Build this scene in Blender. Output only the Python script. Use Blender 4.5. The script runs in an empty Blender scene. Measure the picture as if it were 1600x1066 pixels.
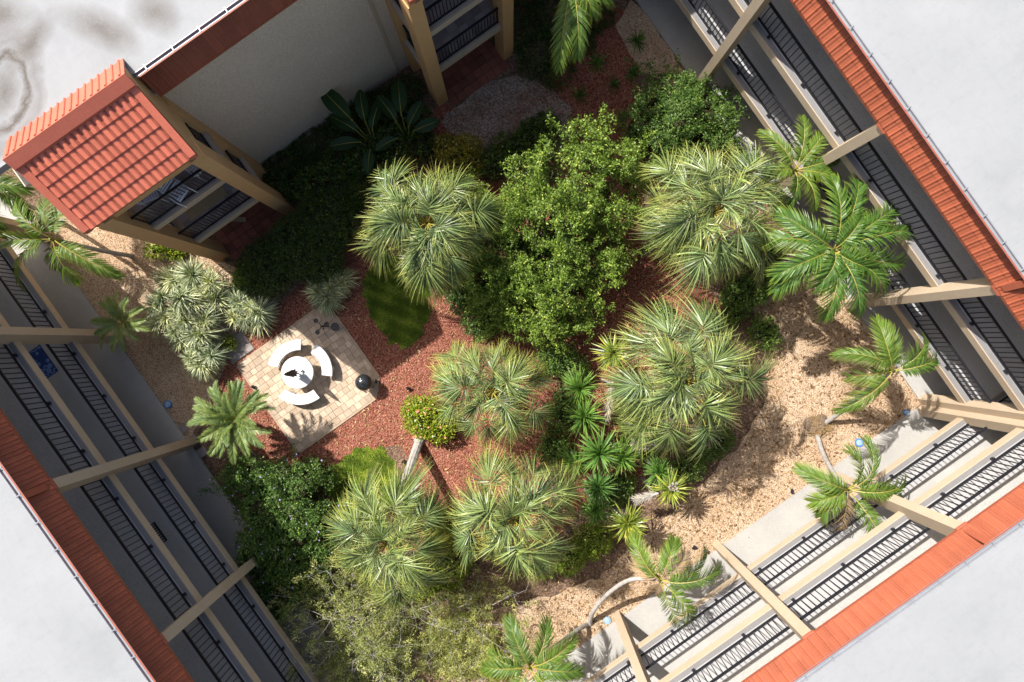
import bpy, math, random
import numpy as np
from mathutils import Vector, Matrix

random.seed(7)
RNG = np.random.default_rng(11)
SC = bpy.context.scene
COL = SC.collection
R = math.radians
PI = math.pi

# ------------------------------------------------------------------ camera, sky, sun, exposure
CAM_H = 25.5
FPX = 1600 * 24 / 36
ROLL = 35.3
cd = bpy.data.cameras.new("camera")
cd.lens = 24; cd.sensor_width = 36; cd.clip_end = 600; cd.clip_start = 0.1
cam = bpy.data.objects.new("camera", cd); COL.objects.link(cam)
cam.location = (0, 0, CAM_H); cam.rotation_euler = (0, 0, R(-ROLL))
SC.camera = cam

SUN_EL = 50.5
SUN_DIR = Vector((-0.265 * math.cos(R(SUN_EL)), 0.964 * math.cos(R(SUN_EL)), math.sin(R(SUN_EL)))).normalized()
w = bpy.data.worlds.new("World"); SC.world = w; w.use_nodes = True
wn = w.node_tree.nodes; wn.clear()
sky = wn.new("ShaderNodeTexSky"); sky.sky_type = 'NISHITA'; sky.sun_disc = False
sky.dust_density = 3.5; sky.ozone_density = 0.5; sky.air_density = 0.9
sky.sun_elevation = R(SUN_EL); sky.sun_rotation = math.atan2(SUN_DIR.x, SUN_DIR.y)
bg = wn.new("ShaderNodeBackground"); bg.inputs[1].default_value = 0.108
wo = wn.new("ShaderNodeOutputWorld")
w.node_tree.links.new(sky.outputs[0], bg.inputs[0]); w.node_tree.links.new(bg.outputs[0], wo.inputs[0])
sl = bpy.data.lights.new("sun", 'SUN'); sl.energy = 4.6; sl.angle = R(0.5); sl.color = (1.0, 0.955, 0.89)
so = bpy.data.objects.new("sun", sl); COL.objects.link(so)
so.rotation_euler = SUN_DIR.to_track_quat('Z', 'Y').to_euler(); so.location = (-20, 60, 60)
vs = SC.view_settings
SC.display_settings.display_device = 'sRGB'
vs.view_transform = 'Standard'; vs.look = 'None'; vs.gamma = 1; vs.use_curve_mapping = False
vs.exposure = 0.92
SC.render.engine = 'CYCLES'
SC.cycles.use_denoising = True
SC.cycles.max_bounces = 8
SC.cycles.diffuse_bounces = 6
SC.cycles.transparent_max_bounces = 8

# ------------------------------------------------------------------ helpers
CA, SA = math.cos(R(ROLL)), math.sin(R(ROLL))
K = FPX / CAM_H                    # plan pixels per metre at ground level


def P(px, py, z=0.0):
    """point of the photograph (1600 px wide) at height z -> world"""
    dx, dy = px - 800, py - 533
    s = (CAM_H - z) / FPX
    return Vector(((dx * CA - dy * SA) * s, (-dx * SA - dy * CA) * s, z))


def az(img_deg):
    """direction in the photograph (deg, clockwise from right) -> world azimuth"""
    return R(-img_deg - ROLL)


EMPTY_MATS = {}


def wloc(o):
    v = Vector((0, 0, 0))
    while o is not None:
        v += o.location
        o = o.parent
    return v


def tag(o, label=None, cat=None, group=None, kind=None):
    if label: o["label"] = label
    if cat: o["category"] = cat
    if group: o["group"] = group
    if kind: o["kind"] = kind
    return o


def empty(name, loc, label, cat, group=None, rz=0.0):
    o = bpy.data.objects.new(name, None); COL.objects.link(o)
    o.location = loc; o.rotation_euler = (0, 0, rz); o.empty_display_size = 0.2
    return tag(o, label, cat, group)


def link(name, mesh, parent=None, loc=None, world=True):
    o = bpy.data.objects.new(name, mesh); COL.objects.link(o)
    if parent is not None:
        o.parent = parent
    if loc is not None:
        o.location = Vector(loc) - (wloc(parent) if (parent is not None and world) else Vector((0, 0, 0)))
    return o


class MB:
    """collects shapes and links them as one mesh object"""

    def __init__(self):
        self.v = []; self.f = []; self.m = []; self.smooth = False

    def add(self, verts, faces, m=0):
        n = len(self.v)
        self.v.extend([tuple(p) for p in verts])
        for f in faces:
            self.f.append(tuple(i + n for i in f)); self.m.append(m)
        return self

    def box(self, a, b, m=0, rz=0.0, c=None):
        x0, y0, z0 = (min(a[i], b[i]) for i in range(3)); x1, y1, z1 = (max(a[i], b[i]) for i in range(3))
        vs_ = [(x0, y0, z0), (x1, y0, z0), (x1, y1, z0), (x0, y1, z0), (x0, y0, z1), (x1, y0, z1), (x1, y1, z1), (x0, y1, z1)]
        if rz:
            c = c or ((x0 + x1) / 2, (y0 + y1) / 2)
            q = []
            for x, y, z in vs_:
                dx, dy = x - c[0], y - c[1]
                q.append((c[0] + dx * math.cos(rz) - dy * math.sin(rz), c[1] + dx * math.sin(rz) + dy * math.cos(rz), z))
            vs_ = q
        return self.add(vs_, [(0, 3, 2, 1), (4, 5, 6, 7), (0, 1, 5, 4), (1, 2, 6, 5), (2, 3, 7, 6), (3, 0, 4, 7)], m)

    def bevbox(self, a, b, bv=0.01, m=0):
        """box with a chamfered top edge"""
        x0, y0, z0 = (min(a[i], b[i]) for i in range(3)); x1, y1, z1 = (max(a[i], b[i]) for i in range(3))
        vs_ = [(x0, y0, z0), (x1, y0, z0), (x1, y1, z0), (x0, y1, z0),
               (x0, y0, z1 - bv), (x1, y0, z1 - bv), (x1, y1, z1 - bv), (x0, y1, z1 - bv),
               (x0 + bv, y0 + bv, z1), (x1 - bv, y0 + bv, z1), (x1 - bv, y1 - bv, z1), (x0 + bv, y1 - bv, z1)]
        fs = [(0, 3, 2, 1), (8, 9, 10, 11)]
        for i in range(4):
            j = (i + 1) % 4
            fs += [(i, j, j + 4, i + 4), (i + 4, j + 4, j + 8, i + 8)]
        return self.add(vs_, fs, m)

    def prism(self, poly, z0, z1, m=0):
        n = len(poly)
        a = sum(poly[i][0] * poly[(i + 1) % n][1] - poly[(i + 1) % n][0] * poly[i][1] for i in range(n))
        if a < 0: poly = poly[::-1]
        vs_ = [(p[0], p[1], z0) for p in poly] + [(p[0], p[1], z1) for p in poly]
        fs = [tuple(range(n - 1, -1, -1)), tuple(range(n, 2 * n))]
        for i in range(n):
            j = (i + 1) % n
            fs.append((i, j, j + n, i + n))
        return self.add(vs_, fs, m)

    def tube(self, pts, rad, n=8, m=0, cap=True):
        pts = [Vector(p) for p in pts]
        rads = rad if isinstance(rad, (list, tuple)) else [rad] * len(pts)
        vs_, fs = [], []
        for i, p in enumerate(pts):
            t = (pts[min(i + 1, len(pts) - 1)] - pts[max(i - 1, 0)]).normalized()
            a = t.cross(Vector((0, 0, 1)))
            if a.length < 1e-3: a = Vector((1, 0, 0))
            a.normalize(); b = t.cross(a)
            for k in range(n):
                th = 2 * PI * k / n
                vs_.append(p + (a * math.cos(th) + b * math.sin(th)) * rads[i])
        for i in range(len(pts) - 1):
            for k in range(n):
                k2 = (k + 1) % n
                fs.append((i * n + k, i * n + k2, (i + 1) * n + k2, (i + 1) * n + k))
        if cap:
            fs.append(tuple(range(n))); fs.append(tuple(range((len(pts) - 1) * n + n - 1, (len(pts) - 1) * n - 1, -1)))
        return self.add(vs_, fs, m)

    def lathe(self, prof, n=24, c=(0, 0, 0), m=0):
        vs_, fs = [], []
        for r, z in prof:
            for k in range(n):
                th = 2 * PI * k / n
                vs_.append((c[0] + r * math.cos(th), c[1] + r * math.sin(th), c[2] + z))
        for i in range(len(prof) - 1):
            for k in range(n):
                k2 = (k + 1) % n
                fs.append((i * n + k, i * n + k2, (i + 1) * n + k2, (i + 1) * n + k))
        fs.append(tuple(range(n - 1, -1, -1)) if prof[0][0] > 1e-4 else tuple(range(n - 1, -1, -1)))
        fs.append(tuple(range((len(prof) - 1) * n, len(prof) * n)))
        return self.add(vs_, fs, m)

    def mesh(self, name, mats, smooth=False):
        me = bpy.data.meshes.new(name)
        me.from_pydata(self.v, [], self.f)
        for mt in (mats if isinstance(mats, (list, tuple)) else [mats]):
            me.materials.append(mt)
        if isinstance(mats, (list, tuple)) and len(mats) > 1:
            me.polygons.foreach_set("material_index", self.m)
        if smooth:
            me.polygons.foreach_set("use_smooth", [True] * len(self.f))
        me.update()
        return me

    def build(self, name, mats, parent=None, smooth=False, local=False):
        if parent is not None and not local:
            off = wloc(parent)
            self.v = [(p[0] - off.x, p[1] - off.y, p[2] - off.z) for p in self.v]
        return link(name, self.mesh(name, mats, smooth), parent)


# ------------------------------------------------------------------ materials
def nt(name):
    m = bpy.data.materials.new(name); m.use_nodes = True
    t = m.node_tree; t.nodes.clear()
    out = t.nodes.new("ShaderNodeOutputMaterial")
    b = t.nodes.new("ShaderNodeBsdfPrincipled")
    t.links.new(b.outputs[0], out.inputs[0])
    return m, t, b, out


def node(t, kind, **kw):
    n = t.nodes.new(kind)
    for k, v in kw.items():
        setattr(n, k, v)
    return n


def ramp(t, fac, stops, interp='LINEAR'):
    n = t.nodes.new("ShaderNodeValToRGB"); n.color_ramp.interpolation = interp
    e = n.color_ramp.elements
    while len(e) < len(stops): e.new(0.5)
    for i, (p, c) in enumerate(stops):
        e[i].position = p; e[i].color = (c[0], c[1], c[2], 1)
    t.links.new(fac, n.inputs[0])
    return n.outputs[0]


def coords(t):
    return t.nodes.new("ShaderNodeNewGeometry").outputs["Position"]


def noise(t, co, scale, detail=4, rough=0.6):
    n = t.nodes.new("ShaderNodeTexNoise"); n.inputs["Scale"].default_value = scale
    n.inputs["Detail"].default_value = detail; n.inputs["Roughness"].default_value = rough
    t.links.new(co, n.inputs["Vector"])
    return n.outputs["Fac"]


def mix(t, fac, a, b, mode='MIX'):
    n = t.nodes.new("ShaderNodeMix"); n.data_type = 'RGBA'; n.blend_type = mode
    if isinstance(fac, (int, float)): n.inputs[0].default_value = fac
    else: t.links.new(fac, n.inputs[0])
    for i, x in ((6, a), (7, b)):
        if isinstance(x, (tuple, list)): n.inputs[i].default_value = (x[0], x[1], x[2], 1)
        else: t.links.new(x, n.inputs[i])
    return n.outputs[2]


def bump(t, b, h, strength=0.4, dist=0.02):
    n = t.nodes.new("ShaderNodeBump"); n.inputs["Strength"].default_value = strength
    n.inputs["Distance"].default_value = dist
    t.links.new(h, n.inputs["Height"]); t.links.new(n.outputs[0], b.inputs["Normal"])


def surf(name, c1, c2, rough=0.8, s_big=0.8, s_fine=60, fine=0.25, bstr=0.3, bdist=0.01, spec=0.3, metal=0.0):
    """paint, stucco or concrete: slow patches, fine grain, slight relief"""
    m, t, b, _ = nt(name)
    co = coords(t)
    a = ramp(t, noise(t, co, s_big, 6, 0.65), [(0.3, c1), (0.7, c2)])
    g = noise(t, co, s_fine, 3, 0.7)
    dk = ramp(t, g, [(0.3, (1 - fine,) * 3), (0.7, (1 + fine * 0.3,) * 3)])
    t.links.new(mix(t, 1.0, a, dk, 'MULTIPLY'), b.inputs["Base Color"])
    b.inputs["Roughness"].default_value = rough
    b.inputs["Specular IOR Level"].default_value = spec
    b.inputs["Metallic"].default_value = metal
    if bstr: bump(t, b, g, bstr, bdist)
    return m


def obj_var(m, amt=0.25):
    """each piece its own slight shade of the material's colour"""
    t = m.node_tree
    b = next(n for n in t.nodes if n.type == 'BSDF_PRINCIPLED')
    src = b.inputs["Base Color"].links[0].from_socket
    oi = t.nodes.new("ShaderNodeObjectInfo")
    r_ = ramp(t, oi.outputs["Random"], [(0, (1 - amt,) * 3), (1, (1 + amt * 0.4,) * 3)])
    t.links.new(mix(t, 1.0, src, r_, 'MULTIPLY'), b.inputs["Base Color"])
    return m


def cells(name, cols, scale, bstr=0.8, bdist=0.03, big=None, rough=0.9):
    """loose stones or chips: one colour to a cell, rounded relief"""
    m, t, b, _ = nt(name)
    co = coords(t)
    v = t.nodes.new("ShaderNodeTexVoronoi"); v.inputs["Scale"].default_value = scale
    t.links.new(co, v.inputs["Vector"])
    sep = t.nodes.new("ShaderNodeSeparateColor"); t.links.new(v.outputs["Color"], sep.inputs[0])
    n = len(cols)
    c = ramp(t, sep.outputs[0], [(i / max(n - 1, 1), cc) for i, cc in enumerate(cols)])
    if big:
        f = noise(t, co, big[0], 5, 0.6)
        f2 = ramp(t, f, [(0.42, (0, 0, 0)), (0.62, (1, 1, 1))])
        c = mix(t, f2, c, mix(t, 1.0, c, big[1], 'MULTIPLY'))
    gap = ramp(t, v.outputs["Distance"], [(0.0, (1.05,) * 3), (0.45, (1.0,) * 3), (0.75, (0.6,) * 3)])
    t.links.new(mix(t, 1.0, c, gap, 'MULTIPLY'), b.inputs["Base Color"])
    b.inputs["Roughness"].default_value = rough
    b.inputs["Specular IOR Level"].default_value = 0.2
    inv = t.nodes.new("ShaderNodeMath"); inv.operation = 'MULTIPLY_ADD'
    inv.inputs[1].default_value = -1; inv.inputs[2].default_value = 1
    t.links.new(v.outputs["Distance"], inv.inputs[0])
    bump(t, b, inv.outputs[0], bstr, bdist)
    return m


def leafmat(name, base, tip, old=None, rough=0.42, trans=0.3, spec=0.45, var=0.45, tip_at=0.55):
    """leaf: colour runs from base to tip along each leaf; every leaf and every frond differs"""
    m, t, b, out = nt(name)
    at = t.nodes.new("ShaderNodeAttribute"); at.attribute_name = "tip"
    rn = t.nodes.new("ShaderNodeAttribute"); rn.attribute_name = "rnd"
    oi = t.nodes.new("ShaderNodeObjectInfo")
    c = ramp(t, at.outputs["Fac"], [(0, base), (tip_at, base), (1, tip)])
    if old:
        f = ramp(t, rn.outputs["Fac"], [(0.68, (0, 0, 0)), (0.95, (0.9, 0.9, 0.9))])
        c = mix(t, f, c, old)
    lo = 1 - var
    c = mix(t, 1.0, c, ramp(t, rn.outputs["Fac"], [(0, (lo, lo, lo * 1.05)), (1, (1 + var * 0.5, 1 + var * 0.5, 1))]), 'MULTIPLY')
    c = mix(t, 1.0, c, ramp(t, oi.outputs["Random"], [(0, (0.8, 0.86, 0.9)), (1, (1.15, 1.08, 0.85))]), 'MULTIPLY')
    t.links.new(c, b.inputs["Base Color"])
    b.inputs["Roughness"].default_value = rough
    b.inputs["Specular IOR Level"].default_value = spec
    tr = t.nodes.new("ShaderNodeBsdfTranslucent")
    t.links.new(mix(t, 1.0, c, (1.1, 1.15, 0.55), 'MULTIPLY'), tr.inputs[0])
    mx = t.nodes.new("ShaderNodeMixShader"); mx.inputs[0].default_value = trans
    t.links.new(b.outputs[0], mx.inputs[1]); t.links.new(tr.outputs[0], mx.inputs[2])
    t.links.new(mx.outputs[0], out.inputs[0])
    return m


def flat(name, c, rough=0.5, metal=0.0, spec=0.4):
    m, t, b, _ = nt(name)
    co = coords(t)
    g = ramp(t, noise(t, co, 9, 4, 0.6), [(0.3, tuple(x * 0.85 for x in c)), (0.7, tuple(min(x * 1.1, 1) for x in c))])
    t.links.new(g, b.inputs["Base Color"])
    b.inputs["Roughness"].default_value = rough; b.inputs["Metallic"].default_value = metal
    b.inputs["Specular IOR Level"].default_value = spec
    return m


M = {}
M['stucco'] = surf("tan_stucco", (0.468, 0.368, 0.259), (0.519, 0.418, 0.301), 0.9, 0.7, 55, 0.22, 0.5, 0.012, 0.2)
M['tower_stucco'] = surf("ochre_stucco", (0.594, 0.345, 0.148), (0.657, 0.392, 0.180), 0.9, 0.7, 55, 0.2, 0.5, 0.012, 0.2)
M['wall'] = surf("beige_wall_stucco", (0.63, 0.53, 0.42), (0.69, 0.59, 0.475), 0.92, 0.5, 16, 0.22, 0.7, 0.03, 0.2)
M['concrete'] = surf("broom_concrete", (0.353, 0.344, 0.328), (0.412, 0.403, 0.378), 0.9, 0.9, 48, 0.25, 0.3, 0.006, 0.25)
M['carpet'] = surf("pebbled_walkway", (0.408, 0.404, 0.384), (0.471, 0.464, 0.439), 0.9, 1.3, 42, 0.42, 0.4, 0.01, 0.2)
M['gutterfloor'] = surf("grey_deck_paint", (0.190, 0.184, 0.184), (0.221, 0.216, 0.216), 0.7, 1.0, 30, 0.15, 0.2, 0.005)
M['border'] = surf("white_deck_paint", (0.372, 0.372, 0.379), (0.417, 0.417, 0.424), 0.6, 1.0, 30, 0.1, 0.1, 0.003)
M['tile'] = obj_var(surf("terracotta_red_paint", (0.277, 0.069, 0.030), (0.322, 0.087, 0.040), 0.62, 1.2, 25, 0.18, 0.2, 0.004, 0.35), 0.14)
M['towertile'] = obj_var(surf("salmon_metal_tile", (0.48, 0.125, 0.072), (0.55, 0.15, 0.088), 0.55, 1.2, 25, 0.15, 0.15, 0.003, 0.4), 0.12)
M['flash'] = surf("red_flashing", (0.271, 0.072, 0.038), (0.312, 0.086, 0.046), 0.5, 1.2, 20, 0.12, 0.1, 0.003, 0.4)
M['metal'] = surf("galvanised_metal", (0.259, 0.274, 0.301), (0.322, 0.337, 0.363), 0.45, 2, 40, 0.2, 0.1, 0.003, 0.5, 0.25)
M['black'] = flat("black_rail_paint", (0.012, 0.013, 0.018), 0.45)
M['dark'] = flat("dark_glass", (0.02, 0.025, 0.03), 0.12, 0, 0.6)
M['door'] = flat("door_paint", (0.32, 0.30, 0.27), 0.55)
M['paver'] = obj_var(surf("tumbled_paver", (0.46, 0.345, 0.245), (0.58, 0.465, 0.35), 0.9, 2.5, 35, 0.28, 0.5, 0.01, 0.2), 0.28)
M['grout'] = surf("paver_sand", (0.36, 0.27, 0.19), (0.44, 0.34, 0.25), 0.95, 4, 60, 0.3)
M['floortile'] = obj_var(surf("quarry_tile", (0.30, 0.25, 0.24), (0.38, 0.33, 0.31), 0.6, 2.5, 42, 0.15, 0.1, 0.004), 0.35)
M['redtile'] = obj_var(surf("red_quarry_tile", (0.20, 0.07, 0.045), (0.26, 0.09, 0.06), 0.7, 2.5, 42, 0.2, 0.1, 0.004), 0.3)
M['whitecast'] = surf("white_cast_stone", (0.56, 0.56, 0.57), (0.68, 0.68, 0.69), 0.75, 4, 26, 0.16, 0.2, 0.003)
M['white'] = flat("white_plastic", (0.72, 0.73, 0.76), 0.4)
M['lid'] = flat("charcoal_enamel", (0.022, 0.024, 0.026), 0.16, 0, 0.7)
M['steel'] = flat("brushed_steel", (0.55, 0.56, 0.58), 0.3, 0.9)
M['umb'] = surf("brown_canvas", (0.09, 0.055, 0.05), (0.15, 0.10, 0.09), 0.85, 6, 80, 0.3)
M['blue'] = flat("blue_plastic", (0.06, 0.19, 0.48), 0.4)
M['bluepale'] = flat("pale_blue_plastic", (0.28, 0.40, 0.52), 0.5)
M['wood'] = surf("weathered_board", (0.36, 0.27, 0.18), (0.45, 0.34, 0.23), 0.85, 3, 50, 0.3)
M['mat'] = surf("woven_straw", (0.42, 0.32, 0.17), (0.50, 0.39, 0.22), 0.9, 4, 45, 0.4, 0.4, 0.01)
M['trunk'] = surf("grey_palm_trunk", (0.36, 0.335, 0.31), (0.50, 0.475, 0.445), 0.9, 5, 40, 0.35, 0.6, 0.02)
M['bark'] = surf("brown_bark", (0.12, 0.085, 0.06), (0.21, 0.155, 0.11), 0.95, 5, 40, 0.4, 0.7, 0.02)
M['twig'] = surf("grey_twig", (0.40, 0.37, 0.35), (0.56, 0.53, 0.51), 0.9, 5, 60, 0.3, 0.3, 0.01)
M['inner'] = surf("dark_core_fill", (0.035, 0.04, 0.018), (0.06, 0.055, 0.03), 1.0, 5, 30, 0.5, 0.8, 0.05, 0.0)  # dark brown-green of the solid cores hidden inside shrubs
M['stone'] = surf("grey_flagstone", (0.24, 0.21, 0.20), (0.33, 0.29, 0.27), 0.9, 3, 40, 0.3, 0.4, 0.01)
M['crownshaft'] = flat("green_crownshaft", (0.20, 0.22, 0.06), 0.5)
M['petiole'] = flat("yellow_green_petiole", (0.30, 0.26, 0.05), 0.5)
M['gravel'] = cells("tan_river_gravel", [(0.256, 0.166, 0.103), (0.454, 0.323, 0.21), (0.59, 0.45, 0.314), (0.507, 0.353, 0.231), (0.685, 0.558, 0.423), (0.365, 0.247, 0.157)], 29, 0.9, 0.03, (0.55, (0.86, 0.80, 0.74)))
M['gravelgrey'] = cells("grey_gravel", [(0.15, 0.10, 0.08), (0.28, 0.21, 0.17), (0.42, 0.34, 0.29), (0.21, 0.13, 0.10)], 18, 0.9, 0.03, (0.8, (0.75, 0.6, 0.5)))
M['mulch'] = cells("red_mulch", [(0.12, 0.036, 0.024), (0.30, 0.107, 0.068), (0.37, 0.152, 0.10), (0.23, 0.073, 0.046), (0.43, 0.21, 0.15)], 21, 1.0, 0.04, (0.6, (0.80, 0.78, 0.76)))
M['soil'] = cells("garden_soil", [(0.13, 0.085, 0.06), (0.20, 0.13, 0.09), (0.26, 0.17, 0.12)], 14, 0.9, 0.04, (0.7, (0.7, 0.7, 0.65)))
M['turf'] = surf("turf_soil", (0.12, 0.18, 0.035), (0.17, 0.24, 0.05), 1.0, 3, 50, 0.4, 0.6, 0.03, 0.1)

M['sabal'] = leafmat("fan_palm_leaf", (0.21, 0.29, 0.14), (0.58, 0.58, 0.21), None, 0.38, 0.28, 0.55, 0.8, 0.45)
M['sabaly'] = leafmat("fan_palm_yellowing_leaf", (0.27, 0.33, 0.10), (0.56, 0.51, 0.11), None, 0.45, 0.3, 0.35, 0.45, 0.3)
M['feather'] = leafmat("feather_palm_leaf", (0.12, 0.205, 0.04), (0.24, 0.29, 0.055), None, 0.45, 0.32, 0.4, 0.45)
M['featherd'] = leafmat("dark_feather_palm_leaf", (0.085, 0.175, 0.035), (0.20, 0.28, 0.05), None, 0.42, 0.3, 0.45, 0.5)
M['date'] = leafmat("date_palm_leaf", (0.20, 0.285, 0.105), (0.28, 0.34, 0.12), None, 0.4, 0.3, 0.4, 0.4)
M['yucca'] = leafmat("yucca_leaf", (0.09, 0.195, 0.04), (0.22, 0.34, 0.08), None, 0.5, 0.22, 0.2, 0.45)
M['yuccay'] = leafmat("yellow_yucca_leaf", (0.20, 0.28, 0.05), (0.36, 0.38, 0.08), (0.44, 0.42, 0.09), 0.35, 0.2, 0.5, 0.4)  # yellower green than the other yucca leaf
M['varieg'] = leafmat("variegated_leaf", (0.33, 0.39, 0.25), (0.52, 0.54, 0.40), (0.74, 0.75, 0.62), 0.45, 0.25, 0.4, 0.55)
M['bush'] = leafmat("green_shrub_leaf", (0.095, 0.185, 0.045), (0.18, 0.28, 0.07), (0.28, 0.36, 0.10), 0.45, 0.28, 0.35, 0.5)
M['vine'] = leafmat("vine_leaf", (0.20, 0.31, 0.05), (0.34, 0.44, 0.085), (0.50, 0.52, 0.15), 0.45, 0.3, 0.35, 0.6)
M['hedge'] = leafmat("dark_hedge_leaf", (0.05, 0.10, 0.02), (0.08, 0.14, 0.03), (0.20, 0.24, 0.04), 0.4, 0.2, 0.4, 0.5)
M['lime'] = leafmat("lime_shrub_leaf", (0.22, 0.32, 0.03), (0.34, 0.40, 0.05), (0.48, 0.44, 0.06), 0.35, 0.3, 0.5, 0.4)
M['croton'] = leafmat("gold_croton_leaf", (0.26, 0.24, 0.03), (0.40, 0.32, 0.04), (0.50, 0.34, 0.05), 0.35, 0.2, 0.5, 0.5)
M['cedar'] = leafmat("cedar_needle", (0.33, 0.37, 0.11), (0.47, 0.48, 0.17), (0.56, 0.53, 0.27), 0.5, 0.25, 0.3, 0.5)
M['grass'] = leafmat("grass_blade", (0.20, 0.33, 0.04), (0.32, 0.46, 0.07), (0.40, 0.45, 0.10), 0.5, 0.3, 0.3, 0.5)
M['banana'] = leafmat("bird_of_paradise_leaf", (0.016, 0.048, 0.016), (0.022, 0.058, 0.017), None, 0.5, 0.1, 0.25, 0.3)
M['dead'] = leafmat("dry_leaf", (0.36, 0.26, 0.185), (0.44, 0.33, 0.25), (0.28, 0.17, 0.10), 0.8, 0.15, 0.15, 0.5)
M['skirt'] = leafmat("bleached_dry_leaf", (0.46, 0.40, 0.38), (0.56, 0.50, 0.48), (0.38, 0.31, 0.27), 0.8, 0.1, 0.15, 0.4)
M['flowerp'] = flat("lilac_petal", (0.36, 0.30, 0.62), 0.6)
M['flowerr'] = flat("coral_petal", (0.75, 0.22, 0.16), 0.6)


def roof_material(stains):
    m, t, b, _ = nt("white_roof_coating_stained" if stains else "white_roof_coating")
    co = coords(t)
    a = ramp(t, noise(t, co, 0.35, 7, 0.6), [(0.28, (0.222, 0.230, 0.237)), (0.45, (0.256, 0.264, 0.271)), (0.55, (0.266, 0.273, 0.280)), (0.72, (0.288, 0.294, 0.300))])
    g = noise(t, co, 4.5, 6, 0.75)
    a = mix(t, 1.0, a, ramp(t, g, [(0.28, (0.93, 0.935, 0.94)), (0.5, (1, 1, 1))]), 'MULTIPLY')
    sp = ramp(t, noise(t, co, 0.9, 3, 0.5), [(0.73, (1, 1, 1)), (0.80, (0.84, 0.86, 0.87))])
    a = mix(t, 1.0, a, sp, 'MULTIPLY')
    br = t.nodes.new("ShaderNodeTexBrick"); br.inputs["Scale"].default_value = 0.34; br.inputs["Mortar Size"].default_value = 0.006; br.inputs["Mortar Smooth"].default_value = 0.4
    br.inputs["Color1"].default_value = (1, 1, 1, 1); br.inputs["Color2"].default_value = (0.985, 0.985, 0.985, 1); br.inputs["Mortar"].default_value = (0.965, 0.965, 0.965, 1)
    t.links.new(co, br.inputs["Vector"])
    a = mix(t, 1.0, a, br.outputs["Color"], 'MULTIPLY')
    if stains:
        dn = noise(t, co, 1.1, 5, 0.6); fine = noise(t, co, 17, 3, 0.8); mid = noise(t, co, 3.0, 5, 0.7)
        for (px, py, rx, ry, rot, ring) in stains:
            c = P(px, py, 8.3)
            mp = t.nodes.new("ShaderNodeMapping"); mp.vector_type = 'TEXTURE'
            mp.inputs["Location"].default_value = (c.x, c.y, 8.3)
            mp.inputs["Rotation"].default_value = (0, 0, az(rot))
            mp.inputs["Scale"].default_value = (rx, ry, 50)
            t.links.new(co, mp.inputs[0])
            ln = t.nodes.new("ShaderNodeVectorMath"); ln.operation = 'LENGTH'; t.links.new(mp.outputs[0], ln.inputs[0])
            ad = t.nodes.new("ShaderNodeMath"); ad.operation = 'MULTIPLY_ADD'; ad.inputs[1].default_value = 0.9
            t.links.new(dn, ad.inputs[0]); t.links.new(ln.outputs["Value"], ad.inputs[2])
            if ring:
                f = ramp(t, ad.outputs[0], [(0.45, (1.0,) * 3), (0.80, (0.6,) * 3), (1.05, (0.16,) * 3), (1.22, (1.0,) * 3), (1.36, (0.3,) * 3), (1.58, (0.5,) * 3), (1.9, (0,) * 3)])
            else:
                f = ramp(t, ad.outputs[0], [(0.6, (0.8,) * 3), (1.1, (0.45,) * 3), (1.7, (0,) * 3)])
            # ramp positions are clamped to 0..1: rescale
            for l in list(t.links):
                pass
            fm = t.nodes.new("ShaderNodeMath"); fm.operation = 'MULTIPLY'
            t.links.new(f, fm.inputs[0])
            gm = ramp(t, fine, [(0.25, (0.7,) * 3), (0.5, (1,) * 3)])
            t.links.new(gm, fm.inputs[1])
            sc_ = t.nodes.new("ShaderNodeMath"); sc_.operation = 'MULTIPLY'; sc_.inputs[1].default_value = 1.0
            t.links.new(fm.outputs[0], sc_.inputs[0])
            a = mix(t, sc_.outputs[0], a, mix(t, mid, (0.05, 0.036, 0.026), (0.13, 0.118, 0.105)))
    t.links.new(a, b.inputs["Base Color"])
    b.inputs["Roughness"].default_value = 0.75; b.inputs["Specular IOR Level"].default_value = 0.25
    bump(t, b, noise(t, co, 6, 5, 0.7), 0.25, 0.02)
    return m


def fix_stain_scale(m):
    """colour ramps only read 0..1: halve the distance before each stain ramp"""
    t = m.node_tree
    for n in list(t.nodes):
        if n.type == 'VALTORGB' and n.inputs[0].is_linked:
            s = n.inputs[0].links[0].from_socket
            if s.node.type == 'MATH' and s.node.operation == 'MULTIPLY_ADD' and abs(s.node.inputs[1].default_value - 0.9) < 1e-6:
                h = t.nodes.new("ShaderNodeMath"); h.operation = 'MULTIPLY'; h.inputs[1].default_value = 0.5
                t.links.new(s, h.inputs[0]); t.links.new(h.outputs[0], n.inputs[0])


def ramp_half(stops):
    return [(p * 0.5, c) for p, c in stops]


_ramp = ramp


def ramp(t, fac, stops, interp='LINEAR'):
    if stops[-1][0] > 1.0:
        stops = ramp_half(stops)
    return _ramp(t, fac, stops, interp)


M['roof'] = roof_material(None)
M['roofstain'] = roof_material([(34, 160, 1.25, .72, 100, True), (178, 62, 1.1, 0.42, 25, False), (25, 42, .9, 0.5, 10, False), (262, 38, 0.6, 0.5, 30, False), (75, 85, .8, .3, 130, False)])
fix_stain_scale(M['roofstain'])

# ------------------------------------------------------------------ plan of the courtyard (metres)
XW, XE, YS, YN = -503 / K, 468 / K, -454 / K, 445 / K      # faces of the four wings
Z2, Z3, ZE = 2.62, 5.34, 8.1
EO = -0.30                                                   # the eave oversails the wall                                 # gallery floors, eave
XGAP = -329 / K                                             # the north wing stops here
DEEP = 15.0

# ------------------------------------------------------------------ ground
g = MB(); g.add([(-150, -150, 0), (150, -150, 0), (150, 150, 0), (-150, 150, 0)], [(0, 1, 2, 3)])
tag(g.build("ground", M['soil']), kind="structure")


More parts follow.
